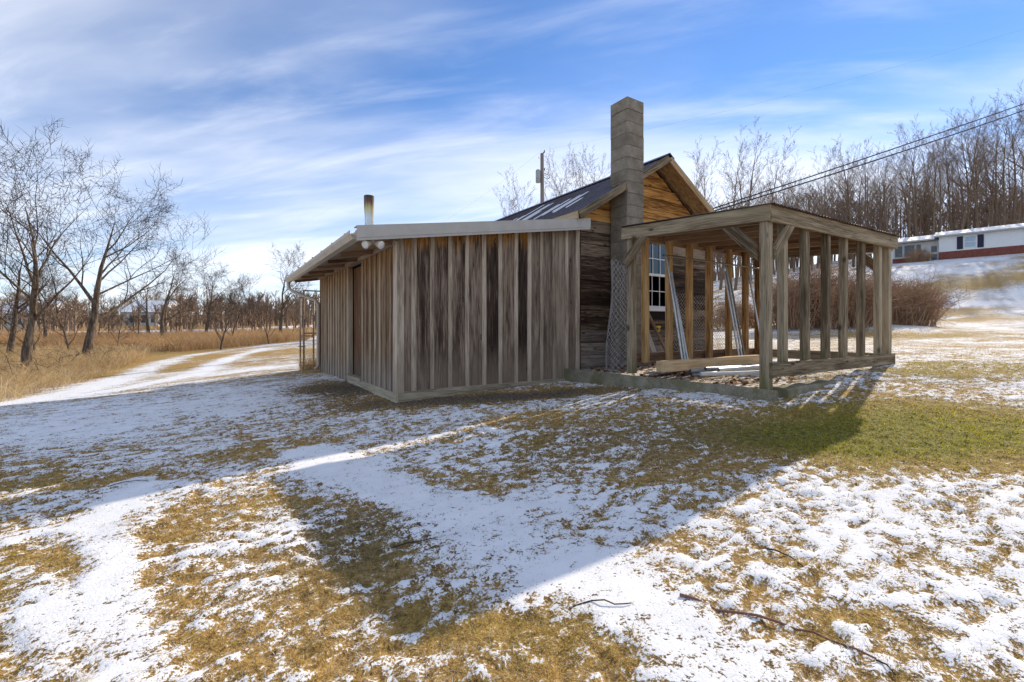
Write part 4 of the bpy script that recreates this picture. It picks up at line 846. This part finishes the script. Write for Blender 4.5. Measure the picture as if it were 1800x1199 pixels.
def mesh_of(mb, name, mat):
    me = bpy.data.meshes.new(name); me.from_pydata(mb.v, [], mb.f); me.update(); me.polygons.foreach_set('use_smooth', [True] * len(me.polygons)); me.materials.append(M[mat]); return me
SPREAD = dict(levels=4, wander=.13, up=.07, kids=(9, 6, 6, 5), bare=.28, angle=(32, 62), len=(.52, .80), trunk=.78, pull=(0, 0), lean=(.05, .0), rmin=.008)
TALL = dict(levels=4, wander=.08, up=.09, kids=(16, 7, 6, 5), bare=.36, angle=(26, 54), len=(.26, .46), trunk=.93, pull=(0, 0), lean=(0, 0), rmin=.013)
MID = dict(levels=4, wander=.15, up=.08, kids=(8, 6, 6, 5), bare=.28, angle=(28, 58), len=(.45, .72), trunk=.75, pull=(0, 0), lean=(0, 0), rmin=.009)
def st(base, **k): d = dict(base); d.update(k); return d
protos = {}
def proto(key, seed, H, r0, style, bk='bark', tw='twig'):
    a, b = grow(seed, H, r0, style); protos[key] = (mesh_of(a, 'trunk', bk), mesh_of(b, 'crown', tw))
def tree(key, loc, label, scale=1.0, rot=None, group=None, name='bare_tree', zs=1.0):
    t = thing(name, label, 'tree', loc, group); t.rotation_euler = (0, 0, rng.uniform(0, 6.28) if rot is None else rot); t.scale = (scale, scale, scale * zs)
    for nm, me in zip(('trunk', 'crown'), protos[key]):
        o = bpy.data.objects.new(nm, me); COL.objects.link(o); o.parent = t
    return t
def gp(px, D): p = atD(px, 582, D); return (p.x, p.y, gz(p.x, p.y))
proto('n1', 11, 8.4, .19, st(SPREAD, lean=(.04, -.02), pull=(.25, -.2)))
proto('n2', 23, 9.6, .23, st(SPREAD, kids=(9, 6, 6, 5), lean=(.03, .02)))
for i in range(3): proto('m%d' % i, 40 + i, 9.0, .20, st(MID, wander=(.13, .2, .15)[i]))
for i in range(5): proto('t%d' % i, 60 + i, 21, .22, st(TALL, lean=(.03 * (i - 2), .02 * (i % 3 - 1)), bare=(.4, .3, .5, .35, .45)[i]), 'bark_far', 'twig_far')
for i in range(3): proto('s%d' % i, 80 + i, 4.0, .05, st(MID, levels=3, kids=(10, 6, 5), rmin=.006, bare=.15))
tree('n1', gp(46, 16.5), 'nearest bare tree with forked crown at the edge of the driveway brush', .93, 2.2)
tree('n2', gp(148, 21.5), 'bare tree with wide spreading limbs just beyond the forked one', .93, .6)
for (px, D, key, sc, lab) in ((15, 27, 'm0', .95, 'leaning bare tree half cut off by the frame behind the forked tree'), (285, 40, 'm1', 1.0, 'upright bare tree standing in the orange grass'), (262, 50, 'm0', .85, 'slim bare tree just behind the upright one in orange grass'), (360, 46, 'm2', .95, 'round-crowned bare tree right of the upright one'),
                              (495, 43, 'm1', .95, 'crooked bare tree nearest the shed gutter'), (430, 60, 'm0', .85, 'small bare tree between the round-crowned and the crooked one'), (205, 33, 's0', 1.0, 'small sapling beside the lane at left'), (78, 38, 'm2', .8, 'bare tree standing behind the gap between the two large trees'),
                              (100, 62, 'm1', .9, 'farther bare tree on the valley slope at left'), (318, 70, 'm2', .9, 'distant bare tree beyond the lane')):
    tree(key, gp(px, D), lab, sc * rng.uniform(.95, 1.05))
for px in (60, 120, 172, 190, 232, 245, 330, 385, 408, 455, 470, 512, 20):
    tree(rng.choice(('s0', 's1', 's2')), gp(px + rng.uniform(-6, 6), rng.uniform(24, 58)), 'thin bare sapling in the valley brush', rng.uniform(.8, 1.5), group='saplings in the valley brush', name='sapling')
# behind the cabin and along the hill
for px, D, sc in ((895, 52, .68), (922, 48, .70), (972, 55, .86), (998, 50, .80), (1030, 58, .92), (1056, 52, .84)):
    tree(rng.choice(('t0', 't2', 't4')), gp(px, D), 'bare tree showing above the cabin roof behind the pole', sc, group='bare trees behind the cabin roof')
for px, D, sc in ((1212, 54, .74), (1238, 50, .78), (1266, 56, .84), (1292, 51, .80), (1320, 58, .82), (1350, 53, .76)):
    tree(rng.choice(('t0', 't1', 't3')), gp(px, D), 'loose-crowned bare tree between gable and wood', sc * (1.7 if False else 1), group='bare trees beside the gable')
k = 0
for row, (d0, n) in enumerate(((68, 26), (78, 26), (90, 22))):
    for i in range(n):
        px = 1335 + (i + rng.uniform(-.35, .35)) * (560 / n); D = d0 + rng.uniform(-5, 5); f = (px - 1335) / 520
        tree('t%d' % (k % 5), gp(px, D), 'tall bare tree in the wood on the hill behind the ranch house', (.62 + .42 * f) * rng.uniform(.88, 1.12), group='bare trees of the hill wood'); k += 1
# conifers, pine masses
def conifer(seed, H, Rr):
    R_ = random.Random(seed); tr, cr = MB(), MB(); tr.tube([(0, 0, -.2), (0, 0, H)], [.14, .02], 6)
    for i in range(400):
        f = R_.random() ** .8; z_ = H * (.10 + .9 * f); r_ = Rr * (1 - f) ** .8 * R_.uniform(.45, 1.08); a = R_.uniform(0, 6.28); d = Vector((math.cos(a), math.sin(a), -.18)); s_ = Vector((-math.sin(a), math.cos(a), 0)); p = Vector((0, 0, z_))
        w_ = .16 + .18 * R_.random()
        cr.add([p + d * r_ * .25, p + d * r_ * .75 + s_ * w_ + UP * R_.uniform(-.1, .1), p + d * r_, p + d * r_ * .75 - s_ * w_ + UP * R_.uniform(-.1, .1)], [(0, 1, 2, 3)])
    return tr, cr
for key, mt_ in (('ev', 'evergreen'), ('yg', 'yellowgreen')):
    a, b = conifer(5, 9, 2.4); protos[key] = (mesh_of(a, 'trunk', 'bark'), mesh_of(b, 'crown', mt_))
for px, D, sc, lab in ((405, 95, .75, 'dark conifer left of the yellow-green one'), (530, 120, .95, 'dark pine nearest the shed eave'), (470, 140, .9, 'dark pine far behind the crooked tree'), (1335, 78, .75, 'dark conifer low in the hill wood near the kennel roof'), (1560, 74, .55, 'dark conifer beside the ranch house roof end'), (1700, 72, .5, 'dark conifer behind the middle of the ranch house roof')):
    tree('ev', gp(px, D), lab, sc, name='conifer')
tree('yg', gp(443, 66), 'yellow-green conifer in the valley brush', .50, name='conifer')

# ------------------------------------------------------------------ far treeline (reads as one mass)
tl, tw = MB(), MB()
def far_tree(mb, p, H):
    d0 = Vector((rng.uniform(-.08, .08), rng.uniform(-.08, .08), 1)); top = p + d0 * H; mb.tube([p, p.lerp(top, .5), top], [.16, .11, .03], 3, False)
    for i in range(16):
        f = rng.uniform(.25, .95); a = rng.uniform(0, 6.28); q = p.lerp(top, f); e = q + Vector((math.cos(a) * .5, math.sin(a) * .5, rng.uniform(.5, .9))) * H * (.42 - .25 * f); mb.tube([q, e], [.06, .02], 3, False)
        for j in range(4):
            g = q.lerp(e, rng.uniform(.3, 1)); b = rng.uniform(0, 6.28); mb.tube([g, g + Vector((math.cos(b) * .6, math.sin(b) * .6, rng.uniform(.3, .9))) * H * .12], [.035, .02], 3, False)
for i in range(400):
    px = rng.uniform(-150, 900); D = rng.uniform(95, 215); p = Vector(gp(px, D)); far_tree(tl, p, rng.uniform(4.5, 9) * (.8 + .2 * D / 150))
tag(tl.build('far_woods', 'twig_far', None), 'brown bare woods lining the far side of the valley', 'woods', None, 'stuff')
for i in range(320):
    px = rng.uniform(1230, 1900); D = rng.uniform(84, 112); p = Vector(gp(px, D)); far_tree(tw, p, rng.uniform(9, 15))
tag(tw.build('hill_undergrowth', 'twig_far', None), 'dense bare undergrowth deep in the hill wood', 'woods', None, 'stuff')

br = MB()
for i in range(420):
    px = rng.uniform(-150, 560); D = rng.uniform(46, 95)
    if min(abs(px - 30), abs(px - 246)) < 40 and rng.random() < .8: continue
    far_tree(br, Vector(gp(px, D)), rng.uniform(1.6, 4.2))
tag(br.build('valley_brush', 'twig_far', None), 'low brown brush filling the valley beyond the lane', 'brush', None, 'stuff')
# ------------------------------------------------------------------ bushes
def bush(label, centre, rx, ry, H, n, mat='bush', seed=3):
    R_ = random.Random(seed); c = Vector(centre); t = thing('twiggy_bush', label, 'bush', c); a, b = MB(), MB()
    for i in range(n):
        u = R_.uniform(0, 6.28); q = math.sqrt(R_.random()); x, y = rx * .75 * q * math.cos(u), ry * .75 * q * math.sin(u); hx_ = H * R_.uniform(.6, 1.0) * math.sqrt(max(.12, 1 - .8 * q * q))
        o = Vector((x * 1.15, y * 1.15, -.1)); tip = Vector((x * 1.3 + R_.gauss(0, .45), y * 1.3 + R_.gauss(0, .45), hx_)); mid = o.lerp(tip, .5) + Vector((R_.gauss(0, .15), R_.gauss(0, .15), .18 * H))
        a.tube([c + o, c + mid, c + tip], [.016, .011, .005], 3, False)
        for j in range(9):
            f = R_.uniform(.08, 1); p = (o.lerp(mid, f * 2) if f < .5 else mid.lerp(tip, f * 2 - 1)); d = Vector((R_.gauss(0, 1), R_.gauss(0, 1), R_.gauss(.35, .8))).normalized() * R_.uniform(.25, .65)
            e = p + d; b.tube([c + p, c + p + d * .5 + Vector((0, 0, R_.uniform(-.04, .06))), c + e], [.007, .006, .003], 3, False)
            for w_ in range(2): g = p + d * R_.uniform(.4, 1); b.tube([c + g, c + g + Vector((R_.gauss(0, .14), R_.gauss(0, .14), R_.gauss(.06, .12)))], [.005, .003], 3, False)
    a.build('stem', mat, t)['kind'] = 'stuff'; b.build('twig', mat, t)['kind'] = 'stuff'; return t
bush('large russet twiggy bush behind the near side of the kennel', gp(1440, 19.5), 2.6, 2.2, 2.7, 560, seed=3)
bush('russet bush spreading right past the kennel corner post', gp(1555, 21), 2.5, 2.0, 2.3, 500, seed=4)
bush('low bramble bush on the snowy bank behind the kennel studs', gp(1290, 24), 1.8, 1.6, 1.5, 160, seed=5)
bush('small bare bush at the porch of the ranch house', gp(1612, 55), 1.5, 1.2, 1.7, 120, seed=6)

# ------------------------------------------------------------------ tall dry grass and thicket in the valley
def tall(name, label, region, n, hr, cols, width, lean=(.3, 1.2), seg=3):
    R, D = region(n); k_ = len(R); c = np.array(cols)[nrng.integers(0, len(cols), k_)] * nrng.uniform(.7, 1.15, (k_, 1)) * (1 + .25 * fbm(R * .5, D * .5, 103, 3))[:, None]
    h = nrng.uniform(*hr, k_) * (1 + .35 * fbm(R * .4, D * .4, 107, 3)); return blades(name, R, D, h, np.full(k_, width) * np.clip(D / 18, .7, 2.5), nrng.uniform(*lean, k_), c, label, seg)
def poly_region(pts):
    P = []
    for px, D in pts: P.append(((px - 900) / FPX * D, D))
    P = np.array(P)
    def f(n):
        lo, hi = P.min(0), P.max(0); R = nrng.uniform(lo[0], hi[0], n * 3); D = nrng.uniform(lo[1], hi[1], n * 3); ins = np.zeros(len(R), bool); m_ = len(P)
        for i in range(m_):
            x0, y0 = P[i]; x1, y1 = P[(i + 1) % m_]; c = ((y0 > D) != (y1 > D)) & (R < (x1 - x0) * (D - y0) / (y1 - y0 + 1e-12) + x0); ins ^= c
        R, D = R[ins], D[ins]; edge = fbm(R * .35, D * .35, 111, 3) > -.35; return R[edge][:n], D[edge][:n]
    return f
SC = [(.66, .48, .25), (.60, .42, .19), (.72, .57, .35), (.50, .33, .15), (.40, .27, .15)]
OC = [(.58, .37, .18), (.52, .31, .14), (.64, .46, .25), (.44, .26, .13)]
tall('tall_grass', 'tangled pale dry grass on the bank below the two large trees', poly_region([(-260, 7.2), (0, 7.8), (70, 9.8), (170, 13.5), (250, 20), (280, 30), (-260, 32)]), 52000, (.25, .80), SC, .012, (.4, 2.2))
tall('tall_grass', 'band of orange-brown tall grass along the lane', poly_region([(235, 30), (330, 25.5), (540, 36), (560, 47), (-60, 45), (100, 30)]), 30000, (.45, 1.15), OC, .014)
tall('tall_grass', 'low tan field grass on the valley floor', poly_region([(-300, 46), (560, 46), (600, 95), (-300, 95)]), 16000, (.3, .8), OC + SC, .03)
def ring(n): a = nrng.uniform(0, 6.28, n); q = np.sqrt(nrng.uniform(0, 1, n)); g_ = onY(548, 640, 5.6); R, D = to_RD(g_.x, g_.y); return R + .28 * q * np.cos(a), D + .2 * q * np.sin(a)
tall('tall_grass', 'tuft of dry grass at the foot of the chain-link gate', ring, 900, (.15, .5), SC, .006, (.2, 1.0))
# brambles: tangled canes among the dry grass
q = MB()
Rb, Db = poly_region([(-260, 11.8), (60, 12.8), (160, 16), (260, 24), (430, 34), (-260, 38)])(1700)
Zb = HRD(Rb, Db)
for R, D, z_ in zip(Rb, Db, Zb):
    p = RD(R, D, z_); d = Vector((rng.gauss(0, 1), rng.gauss(0, 1), rng.uniform(.2, 1.5))).normalized() * rng.uniform(.4, 1.3); q.tube([p, p + d * .6, p + d * .9 + Vector((d.x * .3, d.y * .3, -.15))], [.010, .007, .004], 3, False)
tag(q.build('bramble_thicket', 'twig', None), 'tangle of thin bare bramble canes in the dry grass', 'thicket', None, 'stuff')
